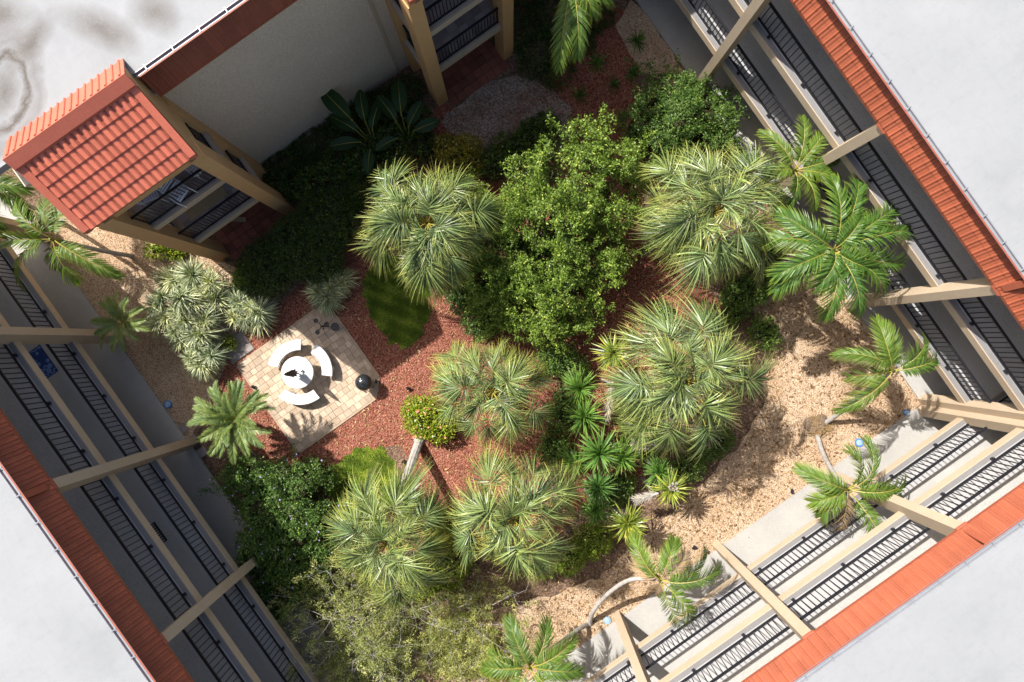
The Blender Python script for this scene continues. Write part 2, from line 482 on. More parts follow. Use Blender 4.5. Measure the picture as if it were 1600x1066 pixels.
def wobble(pts, amp=0.12, step=0.35, seed=1):
    r_ = random.Random(seed); out = []
    for i in range(len(pts)):
        a, b = Vector(pts[i]), Vector(pts[(i + 1) % len(pts)])
        n = max(1, int((b - a).length / step))
        for k in range(n):
            p = a.lerp(b, k / n)
            out.append((p.x + r_.uniform(-amp, amp), p.y + r_.uniform(-amp, amp)))
    return out


def in_poly(x, y, poly):
    c = False; n = len(poly); j = n - 1
    for i in range(n):
        xi, yi = poly[i]; xj, yj = poly[j]
        if (yi > y) != (yj > y) and x < (xj - xi) * (y - yi) / (yj - yi) + xi:
            c = not c
        j = i
    return c


def sheet(name, img, z, mat, amp=0.12, seed=1):
    poly = wobble([P(a, b)[:2] for a, b in img], amp, 0.35, seed)
    b = MB(); b.add([(p[0], p[1], z) for p in poly], [tuple(range(len(poly)))])
    me = b.mesh(name, mat)
    if me.polygons and me.polygons[0].normal.z < 0: me.flip_normals()
    o = link(name, me); tag(o, kind="structure")
    return poly


mulch_poly = sheet("mulch_bed", [(318, 640), (350, 560), (425, 490), (480, 440), (545, 380), (560, 300), (640, 190), (700, 165), (780, 190), (850, 130), (880, 30), (985, 10), (1005, 200), (1000, 400), (1085, 430), (1130, 480), (1085, 545), (1040, 640), (1000, 740), (900, 800), (850, 880), (600, 860), (520, 760), (430, 730)], 0.006, M['mulch'], 0.1, 3)
gravel_poly = sheet("gravel_path", [(1470, 640), (1425, 560), (1330, 440), (1230, 420), (1175, 480), (1195, 560), (1205, 610), (1165, 690), (1105, 745), (1015, 835), (935, 905), (845, 935), (760, 960), (600, 1000), (560, 1120), (900, 1160), (1180, 880)], 0.010, M['gravel'], 0.12, 5)
gravel_w_poly = sheet("gravel_strip", [(120, 240), (230, 345), (330, 395), (400, 440), (370, 520), (345, 590), (318, 650), (300, 690), (330, 760), (420, 900), (380, 920), (240, 700), (60, 430)], 0.008, M['gravel'], 0.12, 8)
gravel_n_poly = sheet("gravel_pocket", [(690, 190), (745, 135), (790, 118), (850, 130), (900, 170), (880, 225), (800, 262), (740, 240)], 0.012, M['gravelgrey'], 0.12, 9)
sheet("gravel_strip", [(985, 0), (1010, 20), (1090, 150), (1040, 130), (1000, 110), (960, 40)], 0.014, M['gravel'], 0.08, 10)

sheet("bare_soil", [(596, 700), (622, 694), (640, 712), (645, 745), (632, 768), (618, 745), (610, 722)], 0.014, M['soil'], 0.08, 12)

# walkways at ground level round the courtyard
def walk(name, a, b, z1=0.07):
    m_ = MB(); m_.box((a[0], a[1], -0.1), (b[0], b[1], z1))
    return tag(m_.build(name, M['concrete']), kind="structure")


walk("walkway", (XW - 2.0, YS - 2.0), (XW, 18), 0.07)
walk("walkway", (XE - 0.06, YS - 2.0), (XE + 2.0, 18), 0.07)
walk("walkway", (XW, YS - 2.0), (XE - 0.06, YS + 0.10), 0.07)
m_ = MB()
for px, py, sx, sy in ((300, 690, .5, .32), (287, 676, .42, .3), (316, 706, .5, .35), (303, 715, .38, .3)):
    c = P(px, py)
for i, (px, py, sx, sy) in enumerate(((283, 672, .46, .36), (299, 690, .5, .36), (314, 708, .46, .34))):
    c = P(px, py)
    st = MB(); st.bevbox((c.x - sx / 2, c.y - sy / 2, 0), (c.x + sx / 2, c.y + sy / 2, 0.05), 0.015)
    st.build("stepping_stone", M['stone'])
    o = COL.objects[-1]
    tag(o, ("grey stepping stone by the pillar foot, first of three along the walkway",
            "middle grey stepping stone beside the shaded walkway under the small date palm",
            "grey stepping stone nearest the big dark shrub beside the walkway")[i], "stepping stone", "stepping stones beside the shaded walkway")
c = P(371, 543)
st = MB(); st.bevbox((c.x - .5, c.y - .42, 0), (c.x + .5, c.y + .42, 0.05), 0.02)
tag(st.build("paving_slab", M['stone']), "grey concrete slab between the white striped shrubs and red mulch", "paving slab")

# ------------------------------------------------------------------ patio
X0, X1, Y0, Y1 = -371 / K, -203 / K, 51 / K, 216 / K
patio_poly = [(X0, Y0), (X1 - 0.55, Y0), (X1, Y0 + 0.58), (X1, Y1 - 0.42), (X1 - 0.48, Y1), (X0, Y1)]
b = MB(); b.prism(patio_poly, -0.05, 0.03)
patio = b.build("patio", M['grout']); tag(patio, kind="structure")
pv = {}
y = Y0; row = 0; rr = random.Random(5)
while y < Y1 - 0.06:
    h = min(rr.choice((0.215, 0.235, 0.25)), Y1 - y); x = X0
    while x < X1 - 0.02:
        l = min(rr.choice((0.20, 0.24, 0.24, 0.30, 0.34)), X1 - x)
        if X1 - x - l < 0.09: l = X1 - x
        cx, cy = x + l / 2, y + h / 2
        if in_poly(cx, cy, patio_poly) and all(in_poly(cx + sx * l * .42, cy + sy * h * .42, patio_poly) for sx in (-1, 1) for sy in (-1, 1)):
            kx = (round(l, 2), round(h, 3))
            if kx not in pv:
                q = MB(); q.bevbox((-l / 2 + .004, -h / 2 + .004, 0), (l / 2 - .004, h / 2 - .004, .035), .008)
                pv[kx] = q.mesh("paver", M['paver'])
            o = link("paver", pv[kx], patio, (cx, cy, 0.012 + rr.uniform(0, .006)))
            o.rotation_euler = (rr.uniform(-.012, .012), rr.uniform(-.012, .012), rr.uniform(-.012, .012))
        x += l
    y += h; row += 1
ed = MB()
n_ = len(patio_poly)
for i in range(n_):
    a, bb = Vector(patio_poly[i]), Vector(patio_poly[(i + 1) % n_])
    d = (bb - a).normalized(); nn = Vector((d.y, -d.x))
    q = [a, bb, bb + nn * .07, a + nn * .07]
    ed.prism([(p.x, p.y) for p in q], -0.02, 0.045)
ed.build("edging", M['grout'], patio)

# ------------------------------------------------------------------ wings
def frame(side):
    if side == 'E': return lambda u, o, z: Vector((XE + o, u, z))
    if side == 'W': return lambda u, o, z: Vector((XW - o, u, z))
    if side == 'S': return lambda u, o, z: Vector((u, YS - o, z))
    return lambda u, o, z: Vector((u, YN + o, z))


def tile_mesh(name, wd, ln, mat, roll=0.5, hgt=0.035, lip=0.03):
    """a roof tile: flat pan, round roll, thick lower edge"""
    q = MB()
    prof = [(0, 0)]
    f0 = wd * (1 - roll) / 2
    prof.append((f0, 0.0))
    for k in range(1, 6):
        th = PI * k / 6
        prof.append((wd / 2 - math.cos(th) * wd * roll / 2, math.sin(th) * hgt))
    prof += [(wd - f0, 0.0), (wd - 0.016, 0)]
    n = len(prof)
    lowv = [(p[0], 0, p[1] + lip) for p in prof]; topv = [(p[0], ln, p[1] + 0.004) for p in prof]
    base = [(p[0], 0, -0.01) for p in prof]
    q.add(lowv + topv + base, [(i, i + 1, n + i + 1, n + i) for i in range(n - 1)] + [(2 * n + i, 2 * n + i + 1, i + 1, i) for i in range(n - 1)])
    return q.mesh(name, mat)


MAN_RUN, MAN_H = 0.34, 0.56
MAN_A = math.atan2(MAN_H, MAN_RUN); MAN_L = math.hypot(MAN_RUN, MAN_H)
TW = 0.262
eave_tile = tile_mesh("roof_tile", TW, MAN_L / 2 + 0.02, M['tile'], 0.26, 0.024, 0.02)
PICK = {}


def picket_mesh(h):
    if h not in PICK:
        q = MB(); q.box((-.0125, -.0125, 0), (.0125, .0125, h)); PICK[h] = q.mesh("picket", M['black'])
    return PICK[h]


def railing(parent, p0, p1, z, h=0.98, step=0.148, post=1.75, brackets=0.0):
    """one black metal railing from p0 to p1 (world xy) standing on z"""
    a, b = Vector((p0[0], p0[1], z)), Vector((p1[0], p1[1], z))
    d = (b - a); L = d.length; d.normalize(); ang = math.atan2(d.y, d.x)
    nrm = Vector((-d.y, d.x, 0))
    q = MB()

    def bar(z0, z1, wd, u0=0.0, u1=L, off=0.0):
        c0, c1 = a + d * u0 + nrm * off, a + d * u1 + nrm * off
        vs_ = []
        for zz in (z0, z1):
            vs_ += [c0 + nrm * wd / 2 + Vector((0, 0, zz)), c0 - nrm * wd / 2 + Vector((0, 0, zz)), c1 - nrm * wd / 2 + Vector((0, 0, zz)), c1 + nrm * wd / 2 + Vector((0, 0, zz))]
        q.add(vs_, [(0, 1, 2, 3), (7, 6, 5, 4), (0, 4, 5, 1), (1, 5, 6, 2), (2, 6, 7, 3), (3, 7, 4, 0)])
    bar(h - .03, h + .015, .07); bar(.07, .115, .05)
    u = 0.0; k = max(1, round(L / post))
    for i in range(k + 1):
        uu = L * i / k
        uu = min(max(uu, .03), L - .03)
        if not brackets: bar(0, h - .03, .022, uu - .011, uu + .011)
        if brackets and 0 < i < k:
            bar(-.02, .12, .07, uu - .045, uu + .045, brackets * 0.05)
    r_ = q.build("railing", M['black'], parent)
    n = int(L / step); me = picket_mesh(round(h - .145, 3))
    base = wloc(parent)
    for i in range(n):
        c = a + d * (L * (i + .5) / n)
        o = bpy.data.objects.new("picket", me); COL.objects.link(o); o.parent = r_
        o.location = Vector((c.x, c.y, z + .115)) - base
        o.rotation_euler = (0, 0, ang)
    return r_


def side_matrix(side):
    F = frame(side)
    out = (F(0, 1, 0) - F(0, 0, 0)).normalized()
    return out


def mansard(parent, side, u0, u1, skip=()):
    """tiled eave with vertical flashing, overhanging lip, gutter and straps"""
    F0 = frame(side)
    F = lambda u, o, z: F0(u, o + EO, z)
    out = side_matrix(side); up = Vector((0, 0, 1))
    q = MB()
    q.add([F(u0, 0, ZE), F(u1, 0, ZE), F(u1, MAN_RUN, ZE + MAN_H), F(u0, MAN_RUN, ZE + MAN_H), F(u0, MAN_RUN, ZE), F(u1, MAN_RUN, ZE)],
          [(0, 1, 2, 3), (0, 1, 5, 4), (4, 5, 2, 3)])
    q.build("eave", M['flash'], parent)
    eave = COL.objects[-1]
    base = wloc(parent)
    Yv = out * math.cos(MAN_A) + up * math.sin(MAN_A); Zv = -out * math.sin(MAN_A) + up * math.cos(MAN_A)
    Xv = Yv.cross(Zv)
    uax = (F(1, 0, 0) - F(0, 0, 0))
    sgn = 1 if uax.dot(Xv) > 0 else -1
    n = int((u1 - u0) / TW)
    for c in range(2):
        for i in range(n):
            uu = u0 + (i if sgn > 0 else i + 1) * TW
            p = F(uu, 0, ZE) + Yv * (c * MAN_L / 2 - 0.015) + Zv * 0.012
            o = bpy.data.objects.new("roof_tile", eave_tile); COL.objects.link(o); o.parent = eave
            o.matrix_local = Matrix(((Xv.x, Yv.x, Zv.x, p.x - base.x), (Xv.y, Yv.y, Zv.y, p.y - base.y), (Xv.z, Yv.z, Zv.z, p.z - base.z), (0, 0, 0, 1)))
    fb = MB()
    a, bb = F(u0, -.035, ZE - .10), F(u1, -.004, ZE - .004); fb.box(a, bb)
    fb.build("drip_edge", M['flash'], parent)
    z1 = ZE + MAN_H
    fl = MB(); LN = .23; zt = z1 + .27
    # flashing leans over the tiles to a thin lip
    fl.add([F(u0, MAN_RUN + .0, z1 + .012), F(u1, MAN_RUN + .0, z1 + .012), F(u1, MAN_RUN - LN, zt), F(u0, MAN_RUN - LN, zt),
            F(u0, MAN_RUN - LN + .035, zt + .004), F(u1, MAN_RUN - LN + .035, zt + .004), F(u1, MAN_RUN + .05, z1 + .012), F(u0, MAN_RUN + .05, z1 + .012)],
           [(0, 1, 2, 3), (3, 2, 5, 4), (4, 5, 6, 7), (7, 6, 1, 0)])
    fl.build("flashing", M['flash'], parent)
    gt = MB(); o0 = MAN_RUN - LN + .04
    gt.box(F(u0, o0 + .003, zt - .08), F(u1, o0 + .12, zt - .06))
    gt.box(F(u0, o0 + .003, zt - .06), F(u1, o0 + .02, zt))
    gt.box(F(u0, o0 + .105, zt - .06), F(u1, o0 + .12, zt + .006))
    gt.build("gutter", M['metal'], parent)
    gut = COL.objects[-1]
    sm = MB(); sm.box(F(0, o0 + .0, 0) - F(0, 0, 0), F(.025, o0 + .15, .010) - F(0, 0, 0)); strap = sm.mesh("strap", M['metal'])
    u = u0 + .3
    while u < u1:
        o = bpy.data.objects.new("strap", strap); COL.objects.link(o); o.parent = gut
        o.location = F(u, 0, zt + .009) - base
        u += 0.80
    return eave


def column(parent, side, u, wd=0.28, fin=False, mat='stucco'):
    F = frame(side)
    q = MB(); q.box(F(u - wd / 2, -.33, 0.0), F(u + wd / 2, .17, ZE - .10))
    q.build("column", M[mat], parent)
    c = MB()
    h = wd / 2 + .02
    # red cap: a little hipped block that runs into the eave
    pts = [F(u - h, -.37, ZE - .10), F(u + h, -.37, ZE - .10), F(u + h, -.16, ZE - .10), F(u - h, -.16, ZE - .10),
           F(u - h, -.35, ZE - .05), F(u + h, -.35, ZE - .05), F(u + h * .8, -.14, ZE + .16), F(u - h * .8, -.14, ZE + .16)]
    c.add(pts, [(0, 3, 2, 1), (4, 5, 6, 7), (0, 1, 5, 4), (1, 2, 6, 5), (2, 3, 7, 6), (3, 0, 4, 7)])
    if fin:
        t_ = .09; r_ = MAN_RUN + EO - .18
        c.add([F(u - t_, -.25, ZE + .0), F(u - t_, r_, ZE + MAN_H - .1), F(u - t_, r_, ZE + MAN_H + .2), F(u - t_, -.30, ZE + .12),
               F(u + t_, -.25, ZE + .0), F(u + t_, r_, ZE + MAN_H - .1), F(u + t_, r_, ZE + MAN_H + .2), F(u + t_, -.30, ZE + .12)],
              [(0, 1, 2, 3), (7, 6, 5, 4), (3, 2, 6, 7), (0, 3, 7, 4), (1, 5, 6, 2)])
    c.build("column_cap", M['flash'], parent)


def gallery_wing(side, u0, u1, cols, label, roofmat, r0, r1, fins=(), ends=(0, 0)):
    F = frame(side)
    t = empty("apartment_wing", F((u0 + u1) / 2, 2.0, 0), label, "building", "three storey apartment wings round the courtyard")
    q = MB()
    wd = 1.95
    q.box(F(u0, wd, 0), F(u1, wd + .2, ZE - .1)); q.box(F(u0, DEEP - .2, 0), F(u1, DEEP, ZE - .1))
    q.build("wall", M['wall'], t)
    for z in (Z2, Z3):
        s = MB(); s.box(F(u0, .03, z - .24), F(u1, wd, z)); s.build("floor_slab", M['carpet'], t)
        fa = MB(); fa.box(F(u0, 0, z - .30), F(u1, .028, z + .004)); fa.build("fascia", M['stucco'], t)
        gs = MB(); gs.box(F(u0, .028, z), F(u1, .19, z + .004)); gs.build("edge_strip", M['gutterfloor'], t)
        bo = MB(); bo.box(F(u0, .19, z), F(u1, .96, z + .004)); bo.build("floor_border", M['border'], t)
        a, bb = F(u0 + ends[0], .21, 0), F(u1 - ends[1], .21, 0)
        br = 1 if side in 'E' else -1
        # brackets point to the courtyard
        d = (bb - a).normalized(); nrm = Vector((-d.y, d.x, 0)); inward = -(side_matrix(side))
        railing(t, a, bb, z + .004, brackets=1 if nrm.dot(inward) > 0 else -1, step=(u1 - u0) / 148)
    so_ = MB(); so_.box(F(u0, EO + .05, ZE - .10), F(u1, wd + .2, ZE - .004)); so_.build("soffit", M['wall'], t)
    rf = MB(); rf.box(F(r0, MAN_RUN - .06 + EO, ZE + MAN_H + .02), F(r1, DEEP, ZE + MAN_H + .262)); rf.build("roof", M[roofmat], t)
    for i, u in enumerate(cols):
        column(t, side, u, fin=(i in fins))
    mansard(t, side, u0, u1)
    # doors and windows at the back of the galleries
    k = 0; u = u0 + 1.5
    while u < u1 - 1.5:
        for z in (0.07, Z2, Z3):
            dm = MB(); dm.box(F(u, wd - .03, z), F(u + .92, wd - .002, z + 2.05)); dm.build("door", M['door'], t)
            wm = MB(); wm.box(F(u + 1.4, wd - .025, z + .95), F(u + 2.6, wd - .002, z + 2.0)); wm.build("window", M['dark'], t)
        u += 4.75; k += 1
    return t


UN = 15.0
gallery_wing('E', YS, UN, [v / K for v in (-255, -42.5, 155, 355, 555)],
             "apartment wing with orange eave half shaded under its lip, galleries in deep shade", 'roof', YS - 12, UN, fins=(0,))
gallery_wing('W', YS, UN, [v / K for v in (-250, -45, 159, 362, 557)],
             "apartment wing with dark red shaded eave and blue rug on its gallery", 'roof', YS - 12, UN, fins=(2,))
gallery_wing('S', XW + .0, XE + 1.95, [v / K for v in (-308, -113, 77, 278)],
             "apartment wing with bright orange eave and sunlit galleries striped by railing shadows", 'roof', XW - .18 , XE + .18, fins=(3,))

# corner pier between the sunlit and the shaded galleries
cp = MB()
a = 0.62; n_ = 0.26
x0, y0 = XE - .36, YS + .36
cp.prism([(x0 + n_, y0), (x0 + a, y0), (x0 + a, y0 - a), (x0, y0 - a), (x0, y0 - n_), (x0 + n_, y0 - n_)], 0, ZE - .1)
o = cp.build("corner_pillar", M['stucco'])
tag(o, "tall notched tan corner pillar standing where the sunlit and shaded galleries meet", "pillar")
cc = MB(); cc.prism([(x0 - .04, y0 + .04), (x0 + a, y0 + .04), (x0 + a, y0 - a), (x0 - .04, y0 - a)], ZE - .098, ZE + .03)
cc.build("cap", M['flash'], o)

# north wing: blank wall
F = frame('N')
nw = empty("apartment_wing", F(2, 2, 0), "apartment wing with blank grey beige stucco wall between the two balcony towers", "building", "three storey apartment wings round the courtyard")
q = MB(); q.box(F(XGAP, 0, 0), F(XE + 2, .25, ZE - .1)); q.box(F(XGAP, .25, 0), F(XGAP + .25, DEEP, ZE - .1)); q.build("wall", M['wall'], nw)
q = MB(); q.box(F(XGAP, EO + .05, ZE - .1), F(XE - EO, 1, ZE - .004)); q.build("soffit", M['wall'], nw)
q = MB(); q.box(F(XGAP - .1, MAN_RUN - .06 + EO, ZE + MAN_H + .02), F(XE + .16, DEEP, ZE + MAN_H + .262)); q.build("roof", M['roofstain'], nw)
mansard(nw, 'N', -157 / K + .02, XE + .4)
q = MB(); q.box(F(97 / K, -.05, 0), F(97 / K + .10, -.002, ZE - .12)); q.build("wall_trim", M['stucco'], nw)
q = MB(); q.box(F(XGAP - .35, MAN_RUN - .35, ZE + MAN_H + .05), F(-301 / K - .02, MAN_RUN - .17, ZE + MAN_H + .19)); q.build("gutter_end", M['metal'], nw)


# ------------------------------------------------------------------ balcony towers
def tower(x0, x1, label):
    yf, yb = 369 / K, YN            # front and back
    t = empty("balcony_tower", ((x0 + x1) / 2, (yf + yb) / 2, 0), label, "balcony tower", "balcony towers on the shaded wall")
    S = M['tower_stucco']
    ztop = 7.55
    for (a, bb) in ((x0 + .02, x0 + .46), (x1 - .44, x1 - .02)):
        q = MB(); q.box((a, yf - .12, 0), (bb, yf + .45, ztop)); q.build("post", S, t)
        q = MB(); q.box((a, yb - .36, 0), (bb, yb - .004, ztop)); q.build("pilaster", S, t)
    for z in (Z2, Z3):
        q = MB(); q.box((x0 + .03, yf + .09, z - .18), (x1 - .03, yb - .006, z)); q.build("floor_slab", M['grout'], t)
        q = MB(); q.box((x0 + .465, yf, z - .28), (x1 - .445, yf + .085, z + .015)); q.build("edge_beam", M['stucco'], t)
        for xa in (x0 + .05, x1 - .17):
            q = MB(); q.box((xa, yf + .455, z - .28), (xa + .12, yb - .365, z + .015)); q.build("edge_beam", M['stucco'], t)
        # floor tiles
        tw = .33; nx = int((x1 - x0 - .95) / tw); ny = int((yb - yf - .2) / tw)
        tm = MB(); tm.bevbox((-tw / 2 + .006, -tw / 2 + .006, 0), (tw / 2 - .006, tw / 2 - .006, .014), .004); me = tm.mesh("floor_tile", M['floortile'])
        for i in range(nx + 1):
            for j in range(ny):
                link("floor_tile", me, t, (x0 + .46 + tw * (i + .5), yf + .12 + tw * (j + .5), z + .001))
        railing(t, (x0 + .47, yf + .14), (x1 - .45, yf + .14), z + .016, 1.02, .118, 3)
        for xa in (x0 + .2, x1 - .2):
            railing(t, (xa, yf + .46), (xa, yb - .37), z + .016, 1.02, .118, 3)
        q = MB(); q.box((x0 + .5, yb - .03, z + .02), (x1 - .5, yb - .005, z + 2.1)); q.build("sliding_door", M['dark'], t)
    # ground floor tiles
    tw = .33; me = None
    tm = MB(); tm.bevbox((-tw / 2 + .008, -tw / 2 + .008, 0), (tw / 2 - .008, tw / 2 - .008, .035), .005); me = tm.mesh("ground_tile", M['redtile'])
    for i in range(int((x1 - x0 - .9) / tw) + 1):
        for j in range(-1, int((yb - yf) / tw)):
            link("ground_tile", me, t, (x0 + .46 + tw * (i + .5), yf - .1 + tw * (j + .5), .012))
    # header beam and gables
    q = MB(); q.box((x0 + .465, yf, ztop - .35), (x1 - .445, yf + .25, ztop)); q.build("header", S, t)
    ye, ze = 351.5 / K, 8.4
    yr, zr, zt = 421 / K, 9.42, 9.70; yrb = 428 / K
    ybk, zbk = 476 / K, 8.63
    for xa in (x0 + .06, x1 - .24):
        q = MB()
        pts = [(yf - .12, ztop + .001), (yf - .12, ze + (yf - .12 - ye) * (zr - ze) / (yr - ye) - .1), (yr, zr - .12), (yrb, zt - .12), (ybk - .05, zbk - .06), (ybk - .05, ztop + .001)]
        vs_ = [(xa, p[0], p[1]) for p in pts] + [(xa + .18, p[0], p[1]) for p in pts]; n = len(pts)
        q.add(vs_, [tuple(range(n - 1, -1, -1)), tuple(range(n, 2 * n))] + [(i, (i + 1) % n, (i + 1) % n + n, i + n) for i in range(n)])
        q.build("gable_wall", S, t)
        q = MB(); q.box((xa, yf + .455, ztop - .45), (xa + .18, yb - .365, ztop)); q.build("side_header", S, t)
    # roof
    sl_ = math.atan2(zr - ze, yr - ye); LL = math.hypot(zr - ze, yr - ye)
    rf = MB()
    rf.add([(x0, ye, ze - .03), (x1, ye, ze - .03), (x1, yr, zr - .03), (x0, yr, zr - .03), (x0, ye, ze - .12), (x1, ye, ze - .12), (x1, yr, zr - .12), (x0, yr, zr - .12)],
           [(0, 1, 2, 3), (7, 6, 5, 4), (0, 4, 5, 1), (1, 5, 6, 2), (2, 6, 7, 3), (3, 7, 4, 0)])
    roof = rf.build("roof", M['flash'], t)
    nb = 16; wdt = (x1 - x0 - .40) / nb; nc = 6; cl = LL / nc
    me = tile_mesh("roof_tile", wdt, cl + .03, M['towertile'], 0.62, 0.042, 0.036)
    base = wloc(t)
    cs, sn = math.cos(sl_), math.sin(sl_)
    for c in range(nc):
        for i in range(nb):
            o = bpy.data.objects.new("roof_tile", me); COL.objects.link(o); o.parent = roof
            yy = ye + (c * cl - .015) * cs; zz = ze + (c * cl - .015) * sn - .012
            o.location = Vector((x0 + .2 + i * wdt, yy, zz)) - base
            o.rotation_euler = (sl_, 0, 0)
    for xa in (x0, x1 - .195):
        q = MB()
        q.add([(xa, ye - .01, ze + .035), (xa + .195, ye - .01, ze + .035), (xa + .195, yr, zr + .035), (xa, yr, zr + .035),
               (xa, ye - .01, ze - .14), (xa + .195, ye - .01, ze - .14), (xa + .195, yr, zr - .1), (xa, yr, zr - .1)],
              [(0, 1, 2, 3), (7, 6, 5, 4), (0, 4, 5, 1), (1, 5, 6, 2), (2, 6, 7, 3), (3, 7, 4, 0)])
        q.build("rake_trim", M['towertile'], roof)
    q = MB()
    q.add([(x0 - .012, yr - .06, zr + .075), (x1 + .012, yr - .06, zr + .075), (x1 + .012, yrb, zt), (x0 - .012, yrb, zt), (x0 - .012, yr - .06, zr - .03), (x1 + .012, yr - .06, zr - .03), (x1 + .012, yrb, zr - .03), (x0 - .012, yrb, zr - .03)],
          [(0, 1, 2, 3), (7, 6, 5, 4), (0, 4, 5, 1), (1, 5, 6, 2), (2, 6, 7, 3), (3, 7, 4, 0)])
    q.build("ridge_flashing", M['towertile'], roof)
    q = MB()
    q.add([(x0 - .01, yrb + .004, zt), (x1 + .01, yrb + .004, zt), (x1 + .01, ybk, zbk), (x0 - .01, ybk, zbk), (x0 - .01, yrb + .004, zt - .06), (x1 + .01, yrb + .004, zt - .06), (x1 + .01, ybk, zbk - .06), (x0 - .01, ybk, zbk - .06)],
          [(0, 1, 2, 3), (7, 6, 5, 4), (0, 4, 5, 1), (1, 5, 6, 2), (2, 6, 7, 3), (3, 7, 4, 0)])
    rb = q.build("back_slope", M['towertile'], roof)
    nrm = Vector((0, zt - zbk, ybk - yr)).normalized()
    for i in range(nb + 1):
        xx = x0 + .12 + i * (x1 - x0 - .24) / nb
        q = MB()
        q.tube([Vector((xx, yrb + .05, zt - .04)), Vector((xx, ybk + .015, zbk - .01))], .034, 8)
        q.build("tile_roll", M['towertile'], roof)
    return t


T1 = tower(-301 / K, -157 / K, "ochre balcony tower with salmon tiled roof and white chairs on its upper floor")
T2 = tower(117 / K, 261 / K, "ochre balcony tower with checkered grey floor tiles behind its railing, near the hanging palm frond")

# white chairs on the upper balcony
def chair_meshes():
    out = []
    s = MB()
    for k in range(6): s.box((-.22, -.24 + k * .082, .40), (.22, -.24 + k * .082 + .062, .415))
    out.append(("seat", s.mesh("seat", M['white'])))
    bk = MB()
    for k in range(6):
        z = .48 + k * .085; y_ = .26 + k * .028
        bk.box((-.22, y_, z), (.22, y_ + .02, z + .06))
    out.append(("backrest", bk.mesh("backrest", M['white'])))
    for sx in (-1, 1):
        a_ = MB(); a_.tube([(sx * .27, -.28, 0), (sx * .27, -.26, .60), (sx * .27, .27, .62)], .016, 6); a_.tube([(sx * .25, .33, 0), (sx * .25, .24, .42), (sx * .25, .44, 1.0)], .016, 6)
        out.append(("arm_frame", a_.mesh("arm_frame", M['white'])))
    return out


CH = chair_meshes()
for (px, py, rz, lab) in ((306, 258, 200, "white slatted patio chair in the corner nearest the blank wall on the upper balcony"),
                          (277, 299, 20, "white slatted patio chair in the middle of the upper balcony against its railing"),
                          (232, 302, 75, "white slatted patio chair at the upper balcony end above the palm")):
    c = P(px, py, Z3 + .45)
    t = empty("patio_chair", (c.x, c.y, Z3 + .016), lab, "chair", "white chairs on the upper balcony", R(rz))
    for nme, me in CH:
        link(nme, me, t)
c = P(327, 317, Z2 + .05)
q = MB(); q.box((-.76, -.23, 0), (.76, .23, .03))
for k in range(20): q.box((-.75 + k * .075, -.23, .03), (-.75 + k * .075 + .06, .23, .036))
o = q.build("straw_mat", M['mat']); o.location = (c.x - .1, c.y + .1, Z2 + .017)
tag(o, "tan straw mat lying on the middle balcony below the white chairs", "mat")
c = P(330, 375, .2)
q = MB(); q.box((-.09, -.7, 0), (.09, .5, .05)); o = q.build("timber_plank", M['wood']); o.location = (c.x + .9, c.y + .35, .048); o.rotation_euler = (0, 0, .9)
tag(o, "pale timber plank lying on the red tiles under the balcony tower", "plank")

# rugs on the left gallery
c = P(64, 568, Z2)
def rug_material():
    m, t, b, _ = nt("blue_floral_rug")
    tc = t.nodes.new("ShaderNodeTexCoord").outputs["Object"]
    v = t.nodes.new("ShaderNodeTexVoronoi"); v.inputs["Scale"].default_value = 4.2; t.links.new(tc, v.inputs["Vector"])
    f = ramp(t, v.outputs["Distance"], [(0.12, (0.16, 0.22, 0.40)), (0.2, (0.02, 0.05, 0.17)), (0.34, (0.10, 0.18, 0.38)), (0.5, (0.012, 0.04, 0.16))], 'CONSTANT')
    t.links.new(f, b.inputs["Base Color"]); b.inputs["Roughness"].default_value = 0.95
    return m
q = MB(); q.bevbox((-.32, -.52, 0), (.32, .52, .012), .004); o = q.build("floor_rug", rug_material()); o.location = (c.x, c.y, Z2 + .003)
tag(o, "blue patterned rug on the middle gallery floor behind the railing", "rug")
q = MB()
q.box((-.34, -.54, -.002), (.34, -.50, .010)); q.box((-.34, .50, -.002), (.34, .54, .010)); q.box((.30, -.5, -.002), (.34, .5, .010)); q.box((-.34, -.5, -.002), (-.30, .5, .010))
q.build("rug_border", M['black'], o, local=True)
c = P(247, 833, Z2)
q = MB()
for sx in (-1, 1): q.box((sx * .2 - .03, -.38, 0), (sx * .2 + .03, .38, .014))
for k in range(9): q.box((-.18, -.37 + k * .0875, 0), (.18, -.37 + k * .0875 + .04, .014))
q.box((-.03, -.36, .003), (.03, .36, .016))
o = q.build("door_mat", M['black']); o.location = (c.x - .1, c.y, Z2 + .005)
tag(o, "black slotted rubber doormat on the shaded middle gallery", "doormat")

